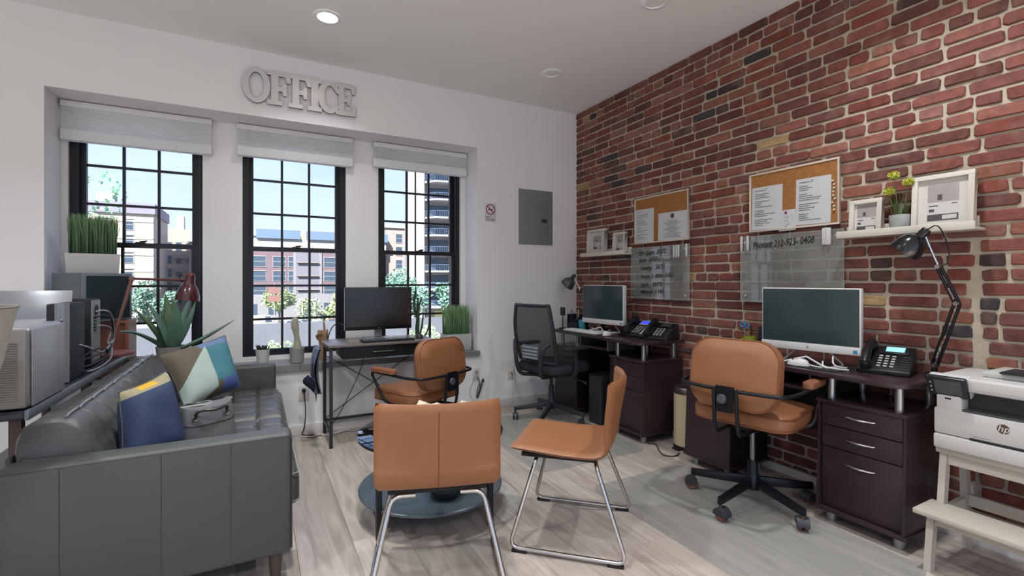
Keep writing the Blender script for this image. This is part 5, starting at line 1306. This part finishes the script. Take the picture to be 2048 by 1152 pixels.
for (y, z) in ((.028, .295), (-.035, .25), (.05, .215)):
    st_ = part(fp_, 'flower_stem', MB().tube([(0, y*.2, .066), (0, y*.7, z*.7), (0, y, z-.01)], .0022, 6), m_fl)
    b = MB(); b.ball((0, y, z), .018, 12, 8)
    for k in range(150):
        d = Vector((rr.gauss(0, 1), rr.gauss(0, 1), rr.gauss(0, 1))).normalized(); n = d.orthogonal().normalized()*.003; c = Vector((0, y, z)); b.add([c+d*.016-n, c+d*.016+n, c+d*.027+n*.7, c+d*.027-n*.7], [(0, 1, 2, 3)])
    part(st_, 'flower_head', b, m_pp)

# cork boards and papers
m_cork = mat('cork', '#a5703c', .85, c2='#8f5f33', vscale=70, bump=.4, bscale=300); m_cfr = mat('board_frame', '#c9bfae', .5)
MX = Matrix(((0, 0, 1, 0), (-1, 0, 0, 0), (0, 1, 0, 0), (0, 0, 0, 1)))    # x -> -Y, y -> Z, z -> +X
def cork(label, y0, y1, z0, z1):
    t = thing('cork_board', label, 'cork board', (2.953, (y0+y1)/2, (z0+z1)/2), 0, 'cork boards on the brick wall'); w, h = (y1-y0)/2, (z1-z0)/2; f = .011
    part(t, 'cork_panel', MB(MX).box(-w+f, w-f, -h+f, h-f, -.010, -.001), m_cork)
    b = MB(MX); b.box(-w, w, -h, -h+f, -.016, -.001); b.box(-w, w, h-f, h, -.016, -.001); b.box(-w, -w+f, -h+f, h-f, -.016, -.001); b.box(w-f, w, -h+f, h-f, -.016, -.001); part(t, 'board_frame', b, m_cfr, bev=.001)
    return t
cork('cork notice board above the corner desk glass panel', 2.605, 3.20, 1.538, 1.932); cork('cork notice board with three papers beside the flower ledge', 1.522, 2.088, 1.545, 1.93)
m_paper = mat('paper', '#c6c6c8', .7); m_txt = mat('print_ink', '#6f7076', .8)
def paper(label, yc, zc, w, h, seed, style='lines', tilt=0):
    t = thing('pinned_paper', label, 'paper', (2.942, yc, zc), 0, 'papers pinned to the cork boards', rot=(R(tilt), 0, 0)); b = MB(MX)
    n = 8; b.grid(lambda u, v: (-w/2+w*u, -h/2+h*v, -.0015*math.sin(PI*u)*(.4+v*.3)), n, n); b.grid(lambda u, v: (-w/2+w*u, -h/2+h*v, -.0015*math.sin(PI*u)*(.4+v*.3)+.0004), n, n); part(t, 'sheet', b, m_paper)
    rr = random.Random(seed); k = MB(MX)
    if style != 'card':
        rows = 20
        for i in range(rows):
            if style == 'lines' and i in (1, 5, 10, 15): continue
            y = h/2-h*(.08+.86*i/rows); L = rr.uniform(.25, .85)*w*.8
            if style == 'cert': L = rr.uniform(.3, .8)*w*.8; x0 = -L/2; 
            else: x0 = -w*.4
            if style == 'cert' and i < 5: continue
            k.box(x0, x0+L, y-h*.006, y+h*.006, -.0024, -.0018)
        part(t, 'printed_text', k, m_txt)
    if style == 'cert': part(t, 'emblem', MB(MX).lathe([(.012, 0), (.012, .0006)], 16, TM(0, h*.36, -.0026)).lathe([(.02, 0), (.02, .0004)], 16, TM(0, h*.36, -.0024)), mat('print_dark'))
    if style == 'card':
        for i in range(26):
            x, y = rr.gauss(0, .014), rr.uniform(-.05, .03); k.lathe([(.0022, 0), (.0022, .0004)], 6, TM(x, y, -.0024))
        part(t, 'dotted_print', k, mat('print_sage', '#6d7a5e', .8)); part(t, 'red_flower', MB(MX).lathe([(.009, 0), (.009, .0005)], 10, TM(-.006, h*.36, -.0026)), mat('print_pink', '#b03a66', .7))
    part(t, 'push_pin', MB(MX).lathe([(.003, 0), (.005, -.003), (.005, -.008), (.0035, -.010)], 10, TM(0, h*.46, -.003)), m_cordw)
paper('typed page at the left of the corner cork board', 3.083, 1.692, .222, .285, 1, 'lines', 1); paper('certificate page with a round emblem on the corner cork board', 2.769, 1.66, .303, .226, 2, 'cert', 1.2)
paper('typed contact page at the left of the flower ledge cork board', 1.965, 1.697, .21, .28, 3, 'lines', 1); paper('typed contact page at the right of the flower ledge cork board', 1.672, 1.70, .205, .28, 4, 'lines', 1)
paper('small card with a flower drawing hanging over the cork board edge', 1.83, 1.60, .108, .13, 5, 'card', -1)
for k in range(9): one('push_pin', MB(MX).lathe([(.003, -.0005), (.005, -.004), (.0045, -.009), (.006, -.011), (.005, -.012)], 10), m_cordw, 'clear push pin in the column at the cork board edge', 'pin', 'spare push pins on the cork board', (2.9435, 1.549+(k % 3)*.004-.004*(k % 2), 1.63+.021*k))

# glass writing boards
m_gb = bpy.data.materials.new('board_glass'); m_gb.use_nodes = True
nt = m_gb.node_tree; n = nt.nodes; l = nt.links; n.remove(n['Principled BSDF'])
tr = n.new('ShaderNodeBsdfTransparent'); tr.inputs[0].default_value = (.86, .90, .87, 1); gl = n.new('ShaderNodeBsdfGlossy'); gl.inputs['Roughness'].default_value = .03
df = n.new('ShaderNodeBsdfDiffuse'); df.inputs[0].default_value = (.62, .65, .60, 1)
m1 = n.new('ShaderNodeMixShader'); m1.inputs[0].default_value = .24; l.new(tr.outputs[0], m1.inputs[1]); l.new(df.outputs[0], m1.inputs[2])
fz = n.new('ShaderNodeFresnel'); fz.inputs[0].default_value = 1.6; mm = n.new('ShaderNodeMath'); mm.operation = 'MULTIPLY'; mm.inputs[1].default_value = 1.3; l.new(fz.outputs[0], mm.inputs[0])
m2 = n.new('ShaderNodeMixShader'); l.new(mm.outputs[0], m2.inputs[0]); l.new(m1.outputs[0], m2.inputs[1]); l.new(gl.outputs[0], m2.inputs[2]); l.new(m2.outputs[0], n['Material Output'].inputs[0])
m_mark = mat('marker_ink', '#24251f', .6)
TX = Matrix(((0, 0, -1, 0), (-1, 0, 0, 0), (0, 1, 0, 0), (0, 0, 0, 1)))    # text: x -> -Y, y -> Z, faces -X
def glass_board(label, y0, y1, z0, z1, lines):
    t = thing('glass_board', label, 'glass board', (2.935, (y0+y1)/2, (z0+z1)/2), 0, 'clear glass writing boards on the brick wall'); w, h = (y1-y0)/2, (z1-z0)/2
    part(t, 'glass_panel', MB(MX).add([(-w, -h, 0), (w, -h, 0), (w, h, 0), (-w, h, 0)], [(0, 1, 2, 3)]), m_gb)
    e_ = MB(MX); ew = .0025
    e_.box(-w-ew, -w, -h-ew, h+ew, -.002, .004).box(w, w+ew, -h-ew, h+ew, -.002, .004).box(-w, w, -h-ew, -h, -.002, .004).box(-w, w, h, h+ew, -.002, .004); part(t, 'polished_edge', e_, mat('glass_edge', '#a3afa6', .2))
    for sx_ in (-1, 1):
        for sz_ in (-1, 1): part(t, 'standoff', MB(MX).lathe([(.009, -.006), (.011, -.004), (.011, -.001), (.007, -.0005), (.007, .028)], 16, TM(sx_*(w-.035), sz_*(h-.035), 0)), m_hdl)
    for (txt, x, z, s_, sh_, fw) in lines: text_part(t, 'handwritten_text', txt, s_, m_mark, TX @ TM(x, z, .0014) @ RM(R(2), 'Z'), .0003, fit=fw, align='LEFT', shear=sh_, bold=.0008)
    return t
glass_board('clear glass board with handwritten names above the corner desk', 2.597, 3.235, 1.068, 1.502, [('Dr Gars  3572', -.224, .166, .052, .25, .31), ('Jenn  3577', -.22, .108, .05, .2, .22), ('Kathy   3571', -.20, .040, .05, .25, .27), ('from 1-800-3501', -.20, -.034, .046, .2, .37), ('Jack   3572', -.20, -.104, .046, .2, .25), ('Miguel  1101', -.20, -.163, .046, .15, .26)])
glass_board('clear glass board with a handwritten phone number above the nearer desk', 1.50, 2.148, 1.083, 1.515, [('Phone# 212-923- 0408', -.235, .152, .062, .2, .40)])
m_clip = mat('marker_white', '#c8c8c6', .35)
def marker(y, z, k, lb, w=.016, ln=.095):
    t = thing('marker_clip', lb, 'marker', (2.924, y, z), 0, 'white markers clipped to the glass boards')
    part(t, 'barrel', MB(MX).rbox(-w/2, w/2, -ln/2, ln/2, -.006, .006, .005), m_clip); part(t, 'tip', MB(MX).lathe([(.005, 0), (.003, .01)], 10, TM(0, -ln/2+.001, 0) @ RM(R(90), 'X')), m_clip)
for k, y in enumerate((2.735, 2.71, 2.688)): marker(y, 1.455, k, ['leftmost white marker on the corner glass board', 'middle white marker on the corner glass board', 'white marker next to the corner glass board standoff'][k])
marker(2.61, 1.458, 3, 'white marker at the outer edge of the corner glass board', .018)
marker(2.137, 1.475, 0, 'white marker at the outer edge of the phone number board'); marker(2.09, 1.475, 1, 'white marker beside the standoff of the phone number board')
er = thing('board_eraser', 'wide white eraser clipped to the phone number glass board', 'eraser', (2.922, 1.583, 1.478)); part(er, 'case', MB(MX).rbox(-.024, .024, -.05, .05, -.008, .006, .005), m_clip); part(er, 'groove', MB(MX).box(-.001, .001, -.03, .04, -.0088, -.0078), mat('groove_grey', '#9a9a98', .5))

# step stool and printer
m_stool = mat('stool_white', '#bab3a7', .5, var=.03, vscale=8)
stl = thing('step_stool', 'cream wooden step stool carrying the printer', 'stool', (2.69, .74, 0))
part(stl, 'top_board', W(stl).rbox(2.615, 2.885, .515, .965, .475, .50, .004), m_stool); part(stl, 'step_board', W(stl).rbox(2.455, 2.632, .50, .985, .237, .258, .004), m_stool)
for y in (.945, .535):
    s_ = W(stl)
    def slat(x0, z0, x1, z1, w=.042, th=.024):
        s2 = W(stl); s2.prism([(x0-w/2, z0), (x0+w/2, z0), (x1+w/2, z1), (x1-w/2, z1)], y-th/2, y+th/2, Matrix(((1, 0, 0, 0), (0, 0, 1, 0), (0, 1, 0, 0), (0, 0, 0, 1)))); return s2
    part(stl, 'front_leg', slat(2.50, 0, 2.535, .2365), m_stool); part(stl, 'upper_leg', slat(2.625, .2585, 2.655, .4745), m_stool); part(stl, 'rear_leg', slat(2.875, 0, 2.84, .4745), m_stool)
    part(stl, 'side_rail', W(stl).box(2.555, 2.835, y-.010, y+.010, .19, .2365), m_stool)
part(stl, 'front_apron', W(stl).box(2.642, 2.662, .548, .932, .425, .4745), m_stool); part(stl, 'step_apron', W(stl).box(2.522, 2.54, .548, .932, .19, .2365), m_stool); part(stl, 'rear_rail', W(stl).box(2.848, 2.866, .548, .932, .20, .25), m_stool); part(stl, 'rear_apron', W(stl).box(2.832, 2.85, .548, .932, .425, .4745), m_stool)
m_prn = mat('printer_white', '#c3c2be', .45); m_prd2 = mat('printer_dark', '#23262a', .35)
pn = thing('laser_printer', 'white laser printer with tilted touch panel on the step stool', 'printer', (2.775, .755, .5005))
XF = 2.595
part(pn, 'paper_tray', W(pn).rbox(XF-.004, 2.935, .545, .965, .501, .562, .008), m_prn)
b = W(pn); b.rbox(XF, 2.94, .545, .965, .5635, .675, .010); b.rbox(XF+.05, 2.94, .545, .965, .675, .755, .006); b.rbox(XF, XF+.06, .87, .955, .668, .755, .006); b.rbox(XF, XF+.06, .545, .575, .668, .755, .006)
part(pn, 'body', b, m_prn)
part(pn, 'output_tray', W(pn).box(XF+.002, XF+.0485, .5755, .8695, .6755, .680), mat('tray_grey', '#4a4d50', .4)); part(pn, 'output_mouth', W(pn).box(XF+.046, XF+.0499, .58, .865, .682, .752), m_prd2)
part(pn, 'scanner_lid', W(pn).rbox(XF-.004, 2.945, .54, .965, .757, .815, .012, 3), m_prn); part(pn, 'lid_seam', W(pn).box(XF-.0046, XF-.003, .545, .90, .770, .772), mat('groove_grey'))
part(pn, 'feeder', W(pn).rbox(XF+.10, 2.93, .545, .84, .8155, .838, .006), m_prn); part(pn, 'feeder_tray', W(pn).rbox(XF+.08, XF+.24, .55, .78, .8385, .847, .003), m_prd2)
Mp = TM(XF-.002, .915, .770) @ RM(R(-24), 'Y')
cpn = part(pn, 'control_panel', MB(TM(-2.775, -.755, -.5005)).rbox(-.014, .006, -.068, .068, -.045, .05, .006, M=Mp), m_prd2)
part(cpn, 'touch_screen', MB(TM(-2.775, -.755, -.5005)).box(-.0152, -.0138, -.05, .038, -.03, .036, M=Mp), mat('touch_glass', '#4b4e50', .25)); part(cpn, 'panel_back', MB(TM(-2.775, -.755, -.5005)).rbox(.004, .04, -.07, .066, -.052, .042, .008, M=Mp), m_prn)
b = MB(TM(-2.775, -.755, -.5005))
for z in (.02, .0, -.02): b.ball((-.0142, .052, z), .0035, 8, 6, M=Mp)
part(cpn, 'button', b, m_phk)
part(pn, 'tray_slot', W(pn).box(XF-.0005, XF+.003, .56, .845, .5615, .572), m_prd2); part(pn, 'usb_port', W(pn).box(XF-.0008, XF+.001, .905, .925, .715, .722), m_prd2)
lg = part(pn, 'logo', MB(TM(-2.775, -.755, -.5005)).lathe([(.019, 0), (.019, .0008)], 26, TM(XF-.0008, .744, .634) @ RM(R(90), 'Y')), mat('logo_brown', '#57463c', .4))
text_part(lg, 'logo_letters', 'hp', .036, mat('logo_white', '#d9d6d0', .5), TM(-2.775, -.755, -.5005) @ TM(XF-.0012, .744, .6345) @ TX, .0003, shear=.25)
part(pn, 'model_text', W(pn).box(XF-.0006, XF+.001, .78, .835, .5795, .5815), m_txt)

# translucent chair mats and the tower under the corner desk
m_matp = bpy.data.materials.new('clear_vinyl'); m_matp.use_nodes = True
nt = m_matp.node_tree; n = nt.nodes; l = nt.links; pb = n['Principled BSDF']; pb.inputs['Base Color'].default_value = lin('#a6aba6'); pb.inputs['Roughness'].default_value = .3; pb.inputs['Alpha'].default_value = .26
def chair_mat(label, x0, x1, y0, y1):
    one('chair_mat', MB().prism(rrect(x1-x0, y1-y0, .09, 6), .0003, .0023), m_matp, label, 'mat', 'clear plastic chair mats', ((x0+x1)/2, (y0+y1)/2, 0))
chair_mat('clear plastic mat under the black mesh chair', 1.58, 2.50, 2.57, 3.80); chair_mat('clear plastic mat under the tan chair at the nearer desk', 1.73, 2.515, .93, 2.27)
tw = thing('tower_computer', 'black computer tower standing under the corner desk', 'computer', (2.72, 3.25, 0))
part(tw, 'case', MB().rbox(-.17, .17, -.09, .09, 0, .42, .006), m_dark); part(tw, 'front_bezel', MB().rbox(-.176, -.1702, -.085, .085, .01, .41, .003), m_key)

# ================================================================ OUTSIDE THE WINDOWS
GZ = -7.3
m_gnd = mat('pale_paving', '#8a8988', .9, var=.08, vscale=.2)
b = MB(); b.box(-160, 220, 4.7, 260, GZ-.5, GZ); g_ = struct('ground', b, m_gnd)
b = MB(); b.box(-160, 220, 84, 92, GZ, GZ+.12); struct('sidewalk', b, mat('sidewalk', '#8f8d8a', .9))
m_fr = mat('far_frame', '#8b8a8b', .7); m_pane = mat('far_pane', '#3f4c5c', .25); m_pane2 = mat('far_pane_light', '#8fa0b0', .3)
pane_cache = {}
def building(name, label, x0, x1, y, z1, depth, m, wins, cat='building', rz=0, parapet=None):
    """front face on plane y (facing -Y); wins = list of (xc, zc, w, h)"""
    t = thing(name, label, cat, ((x0+x1)/2, y, GZ), rz); w = (x1-x0)/2; H = z1-GZ
    part(t, 'wall', MB().box(-w, w, 0, depth, 0, H), m)
    if parapet: part(t, 'parapet', MB().box(-w-.3, w+.3, -.5, depth, H, H+parapet[0]), parapet[1])
    for (xc, zc, ww, hh) in wins:
        k = (round(ww, 2), round(hh, 2))
        if k not in pane_cache:
            f = MB(); e_ = .10
            f.box(-ww/2-e_, ww/2+e_, -.12, .02, -hh/2-e_, -hh/2); f.box(-ww/2-e_, ww/2+e_, -.12, .02, hh/2, hh/2+e_*1.6); f.box(-ww/2-e_, -ww/2, -.08, .02, -hh/2, hh/2); f.box(ww/2, ww/2+e_, -.08, .02, -hh/2, hh/2); f.box(-ww/2, ww/2, -.06, .02, -.05, .05)
            pane_cache[k] = (f.mesh('window', m_fr), MB().box(-ww/2, ww/2, -.02, .01, -hh/2, hh/2).mesh('pane', m_pane))
        o = link('window', pane_cache[k][0], t, (xc-(x0+x1)/2, 0, zc-GZ)); link('pane', pane_cache[k][1], o)
    return t
m_cream = mat('cream_masonry', '#a59c8f', .9, var=.05, vscale=.5); m_redb = mat('far_red_brick', '#6d5c62', .9, var=.08, vscale=.6); m_beige = mat('beige_masonry', '#978b86', .9, var=.05, vscale=.5)
m_lime = mat('limestone', '#7e7e82', .9); m_corn = mat('slate_cornice', '#5d7086', .8); m_pink = mat('pink_masonry', '#b39d96', .9); m_white = mat('white_masonry', '#979799', .85); m_conc = mat('concrete_tower', '#9b9996', .85, var=.04, vscale=.4)
# cream block seen through the window behind the lamp
wins = [(xc, zc, 1.4, 1.9) for xc in (-34, -30.6, -27.2, -23.8, -20.4) for zc in (11.4, 8.5, 5.4, 2.4, -.6, -3.6)]
A = building('apartment_building', 'cream masonry apartment block with dark parapet beyond the red lamp', -42, -16.7, 109, 13.4, 16, m_cream, wins, parapet=(1.9, mat('parapet_dark', '#7b7885', .8)))
part(A, 'roof_hut', MB().box(4.0, 6.6, 2, 4, 20.7+1.9, 20.7+3.8), m_white)
for k, z in enumerate((13.0, 9.9, 6.9, 3.9)): part(A, 'belt_course', MB().box(-12.6, 12.6, -.12, 0, z+6.2-GZ-7.3, z+6.5-GZ-7.3), m_cream)
wins = [(xc, zc, 1.0, 1.8) for xc in (-17.4, -15.6, -13.6) for zc in (9.0, 6.0, 3.0, 0, -3)]
B = building('apartment_building', 'narrow pale block with fire escapes between cream and red buildings', -18.6, -12.6, 132, 13.0, 10, mat('pale_brick', '#a99888', .9), wins)
for z in (4.5, 7.5, 10.5, 13.5): part(B, 'fire_escape', MB().box(-1.0, 2.6, -.9, 0, z, z+.12).box(-1.0, 2.6, -.95, -.88, z+.1, z+.9), mat('far_iron', '#8a8078', .8))
part(B, 'chimney', MB().box(-.6, .8, 2, 4, 20.3, 23.5), m_cream)
wins = [(xc, zc, 1.8, 2.1) for xc in (-10.2, -6.8) for zc in (6.8, 3.2, -.4, -4)]
building('row_house', 'dark red brick house at the lower right of the lamp window', -12.4, -4.5, 120, 9.4, 10, m_redb, wins, parapet=(.9, m_pink))
# long red brick row in the middle window
wins = [(xc, zc, 2.4, 2.1) for xc in (.6, 4.4, 7.4, 14.6, 18.0, 22.0) for zc in (9.6, 5.3, 2.2, -.9)]
C = building('row_houses', 'red brick row with slate cornice and arched door across the street', -3, 27, 114, 10.2, 12, m_redb, wins)
part(C, 'limestone_base', MB().box(-15.1, 15.1, -.35, 0, 0, 5.6), m_lime); part(C, 'top_band', MB().box(-15.1, 15.1, -.3, 0, 15.2, 17.5), m_white)
for a, c in ((-12, -3.5), (-2.2, 9.5), (10.6, 15.4)): part(C, 'cornice', MB().box(a, c, -.9, 1, 17.5, 19.4), m_corn)
for x in (-4.6, .6): part(C, 'pilaster', MB().box(x-.3, x+.3, -.3, 0, 5.6, 15.2), m_lime)
bay = part(C, 'stair_bay', MB().box(-4.3, .3, -.25, 0, 5.6, 15.2), mat('bay_grey', '#6f6e78', .85))
for z in (7.4, 10.4, 13.3): part(bay, 'balcony', MB().box(-4.2, .2, -.9, -.2, z-.9, z-.7), mat('far_iron'))
dr = part(C, 'arched_door', MB().prism([(-2.9, .1), (-1.1, .1), (-1.1, 2.4)]+[(-2.0+.9*math.cos(R(a)), 2.4+.9*math.sin(R(a))) for a in range(15, 180, 15)]+[(-2.9, 2.4)], .36, .44, RM(R(90), 'X')), mat('far_door', '#4c5866', .6))
part(dr, 'door_surround', MB().box(-3.6, -3.0, -.6, -.3, 0, 4.0).box(-1.0, -.4, -.6, -.3, 0, 4.0).box(-3.8, -.2, -.7, -.3, 4.0, 4.6), m_white)
for xc in (-12.5, -9, 2.0, 5.0, 9.5, 12.5): part(C, 'ground_window', MB().box(xc-.7, xc+.7, -.40, -.34, 1.3, 3.6), m_pane)
building('distant_block', 'pinkish stepped block rising behind the brick row', 11, 24, 168, 17.5, 12, m_pink, []); 
t = building('distant_block', 'low orange brick penthouse behind the brick row', 4, 14, 150, 14.2, 8, mat('orange_masonry', '#c99b84', .9), [])
# beige block and balcony tower in the right window
wins = [(xc, zc, 1.5, 2.0) for xc in (30.8, 35.0, 39.5, 44) for zc in (11.5, 8.4, 5.2, 2.0, -1.2)]
D_ = building('apartment_building', 'beige block with pale fire escapes in the right window', 27.6, 50, 116, 14.0, 12, m_beige, wins, parapet=(.8, m_pink))
for z in (10.0, 13.2, 16.4): part(D_, 'fire_escape', MB().box(-.5, 4.5, -1.1, 0, z, z+.12).box(-.5, 4.5, -1.15, -1.08, z+.1, z+1.0), m_white); part(D_, 'escape_stair', MB().tube([(-.2, -.6, z), (3.6, -.6, z-3.1)], .14, 5), m_white)
tw_ = thing('balcony_tower', 'tall concrete tower with stacked balconies at the right window edge', 'building', (26.75, 76, GZ), R(-12))
part(tw_, 'wall', MB().box(-4.6, 9, 1.6, 14, 0, 36), m_conc)
for x in (-5.2, -3.6, 2.4): part(tw_, 'column', MB().box(x, x+1.3, -.3, 1.6, 0, 36), m_conc)
for k in range(10):
    z = 4.0+2.95*k; bl = part(tw_, 'balcony', MB().prism([(-2.2, 1.6), (-2.2, -.2), (-.6, -1.7), (2.4, -1.7), (2.4, 1.6)], z, z+.28), m_white)
    rl_ = MB(); pth = [(-2.2, -.1), (-.6, -1.6), (2.3, -1.6)]
    for (xa, ya), (xb_, yb_) in zip(pth, pth[1:]):
        rl_.tube([(xa, ya, z+1.25), (xb_, yb_, z+1.25)], .04, 5)
        for i in range(11): f_ = i/10; rl_.tube([(xa+(xb_-xa)*f_, ya+(yb_-ya)*f_, z+.28), (xa+(xb_-xa)*f_, ya+(yb_-ya)*f_, z+1.25)], .025, 4)
    part(bl, 'railing', rl_, mat('rail_slate', '#5e6f88', .6)); part(bl, 'balcony_door', MB().box(-1.6, 1.9, 1.5, 1.58, z+.3, z+2.5), m_pane)
part(tw_, 'garage_door', MB().box(-.4, 2.3, 1.45, 1.58, .2, 3.4), mat('pale_yellow', '#d3cc92', .7))
# near parapet walls
b = MB(); b.box(-8, 13.2, 27, 27.6, GZ, -.98); one('street_wall', b, mat('grey_wall', '#63666d', .9, var=.06, vscale=.8), 'long grey street wall below the middle window view', 'wall')
b = MB(); b.prism([(14.2, 24), (19, 24), (24, 27), (24, 28), (18.6, 24.9), (14.2, 24.9)], GZ, -.16); one('ramp_wall', b, mat('ramp_brick', '#716c69', .9, var=.08, vscale=1.2), 'brown grey ramp wall below the balcony tower', 'wall')
b = MB(); b.box(14.0, 24, 23.9, 24.05, -.16, .02); one('wall_coping', b, m_white, 'pale coping along the top of the ramp wall', 'coping')
b = MB(); b.box(-20, -3.5, 58, 64, GZ, -3.4); one('low_building', b, mat('pale_roof', '#b5a79e', .9), 'low pale flat roofed building beyond the agave', 'building')

# trees
m_lf = mat('far_leaf', '#86a76a', .8, attr='lc'); m_bark = mat('bark', '#6d6259', .9)
def tree(name, label, loc, h, r, N, seed, c, size, clumps=9, trunk=True, cat='tree'):
    t = thing(name, label, cat, loc); rr = random.Random(seed); vs = []; fs = []; cs = []
    cl_ = [(rr.gauss(0, .45)*r, rr.gauss(0, .45)*r, h-r*.9+rr.gauss(0, .38)*r, r*rr.uniform(.35, .6)) for _ in range(clumps)]
    base = lin(c)
    for k in range(N):
        q = rr.choice(cl_); d = Vector((rr.gauss(0, 1), rr.gauss(0, 1), rr.gauss(0, 1))).normalized()*q[3]*rr.uniform(.55, 1.0)
        p = Vector((q[0], q[1], q[2]))+d; u_ = Vector((rr.gauss(0, 1), rr.gauss(0, 1), rr.gauss(0, 1))).normalized(); v_ = u_.orthogonal().normalized(); s_ = size*rr.uniform(.6, 1.3)
        i = len(vs); vs += [p-u_*s_, p+v_*s_*.5, p+u_*s_, p-v_*s_*.5]; fs.append((i, i+1, i+2, i+3)); f_ = rr.uniform(.7, 1.25); cs += [base[0]*f_, base[1]*f_, base[2]*f_*.95, 1]*4
    me = bpy.data.meshes.new('foliage'); me.from_pydata(vs, [], fs); at = me.color_attributes.new('lc', 'FLOAT_COLOR', 'POINT'); at.data.foreach_set('color', cs); me.materials.append(m_lf); o = link('foliage', me, t); o['kind'] = 'stuff'
    if trunk:
        part(t, 'trunk', MB().tube([(0, 0, 0), (.05*r, 0, h*.4), (0, .05*r, h-r*.6)], [.05*h*.5, .04*h*.5, .015*h], 8), m_bark)
        for q in cl_[:4]: part(t, 'branch', MB().tube([(0, 0, h*.42), (q[0]*.5, q[1]*.5, (h*.45+q[2])/2), (q[0], q[1], q[2])], [.02*h*.5, .014*h*.5, .005*h], 6), m_bark)
    return t
tree('street_tree', 'light green street tree left of the arched door', (3.9, 103, GZ), 7.6, 3.2, 2600, 1, '#8d9c72', .32)
tree('street_tree', 'broad light green street tree right of the arched door', (16.0, 102, GZ), 7.2, 4.2, 3600, 2, '#90a075', .34, 13); tree('street_tree', 'street tree partly behind the pier beside the middle window', (27.5, 102, GZ), 7.4, 3.4, 2200, 6, '#889a6f', .34)
tree('street_tree', 'bluish green tree in front of the beige block', (14.2, 52, GZ), 9.8, 3.4, 3400, 3, '#6a8f80', .22, 12); tree('street_tree', 'small bluish green tree beside the balcony tower', (19.6, 52, GZ), 8.6, 2.0, 2200, 4, '#6c9181', .2)
tree('street_tree', 'small green tree beyond the agave leaves', (-11.4, 70, GZ), 7.2, 2.2, 1800, 5, '#739181', .22)
tree('branching_tree', 'leafy branches reaching in at the top left of the lamp window', (-5.9, 17.2, GZ), 12.4, 1.9, 1500, 9, '#7fb98a', .09, 12)
def bush(lb, x, y, z, r, seed, c, N=700):
    t = tree('wall_shrub', lb, (x, y, z), r*1.9, r, N, seed, c, .07, 7, False, 'shrub')
    part(t, 'stems', MB().tube([(0, 0, -6), (0, 0, r)], .04, 5), m_bark)
bush('leafy shrub behind the succulent pot', 1.0, 21.5, -2.6, .75, 11, '#a9c48a'); bush('low shrub around the white cactus', 4.5, 21.0, -3.1, .7, 12, '#9dbd84'); bush('shrub beside the wooden hand', 6.9, 21.5, -2.0, .6, 13, '#a7c791'); bush('green shrub under the ramp wall', 15.0, 21.5, -1.9, 1.3, 14, '#6ba98a', 1300); bush('green shrub behind the candelabra cactus', 11.6, 19.5, -2.2, .9, 15, '#7bb393', 900)
# cars on the far street
def car(name, label, x, y, m, L=4.5, H=1.5, van=False, flip=1):
    t = thing(name, label, 'car', (x, y, GZ), 0 if flip > 0 else PI)
    pf = [(-L/2, .35), (L/2, .35), (L/2, .85), (L*.42, .95), (L*.30, 1.0), (L*.16, H), (-L*.30, H), (-L*.42, 1.0), (-L/2, .92)] if not van else [(-L/2, .4), (L/2, .4), (L/2, 1.2), (L*.40, 1.4), (L*.34, H), (-L/2, H)]
    XZ = RM(R(90), 'X'); part(t, 'body', MB().prism(pf, -.85, .85, XZ), m, bev=.04)
    part(t, 'windows', MB().prism([(L*.26, 1.02), (L*.14, H-.08), (-L*.28, H-.08), (-L*.37, 1.02)], .86, .87, XZ) if not van else MB().prism([(L*.38, 1.3), (L*.33, H-.15), (L*.2, H-.15), (L*.2, 1.3)], .86, .87, XZ), m_pane)
    for wx in (-L*.31, L*.31):
        for wy in (-.75, .75): part(t, 'wheel', MB().lathe([(.18, -.1), (.33, -.1), (.33, .1), (.18, .1)], 16, TM(wx, wy, .33) @ RM(R(90), 'X')), m_bfoot)
car('delivery_van', 'cream delivery van parked across the street', .2, 93.8, mat('van_cream', '#b3a595', .5), 6.0, 2.5, True); car('parked_car', 'white car parked left of the arched door', 6.2, 93.8, mat('car_white', '#a8b0b8', .35)); car('parked_car', 'dark red car parked right of the arched door', 13.2, 93.8, mat('car_red', '#7c5a5e', .35)); car('parked_car', 'grey car parked under the broad street tree', 18.8, 93.8, mat('car_grey', '#9aa0a8', .35))
# street signs
sg = thing('street_sign', 'brown two panel sign on a pole in the middle window', 'sign', (2.0, 66.5, GZ)); m_brs = mat('sign_brown', '#7d5b55', .6)
part(sg, 'pole', MB().tube([(0, 0, 0), (0, 0, 8.2)], .07, 8), m_fr)
for z in (6.3, 7.3): part(sg, 'panel', MB().box(-.65, .65, -.1, -.03, z-.4, z+.4), m_brs)
for x, lb in ((-6.9, 'left green street sign beyond the agave pot'), (-5.5, 'right green street sign beyond the agave pot')):
    s_ = thing('green_sign', lb, 'sign', (x, 37.0, GZ)); part(s_, 'pole', MB().tube([(0, 0, 0), (0, 0, 5.0)], .05, 8), m_fr); part(s_, 'panel', MB().box(-.55, .55, -.08, -.03, 3.7, 4.8), mat('sign_green', '#4fae8a', .6)); part(s_, 'panel_border', MB().box(-.62, .62, -.05, -.02, 3.63, 4.87), m_white)
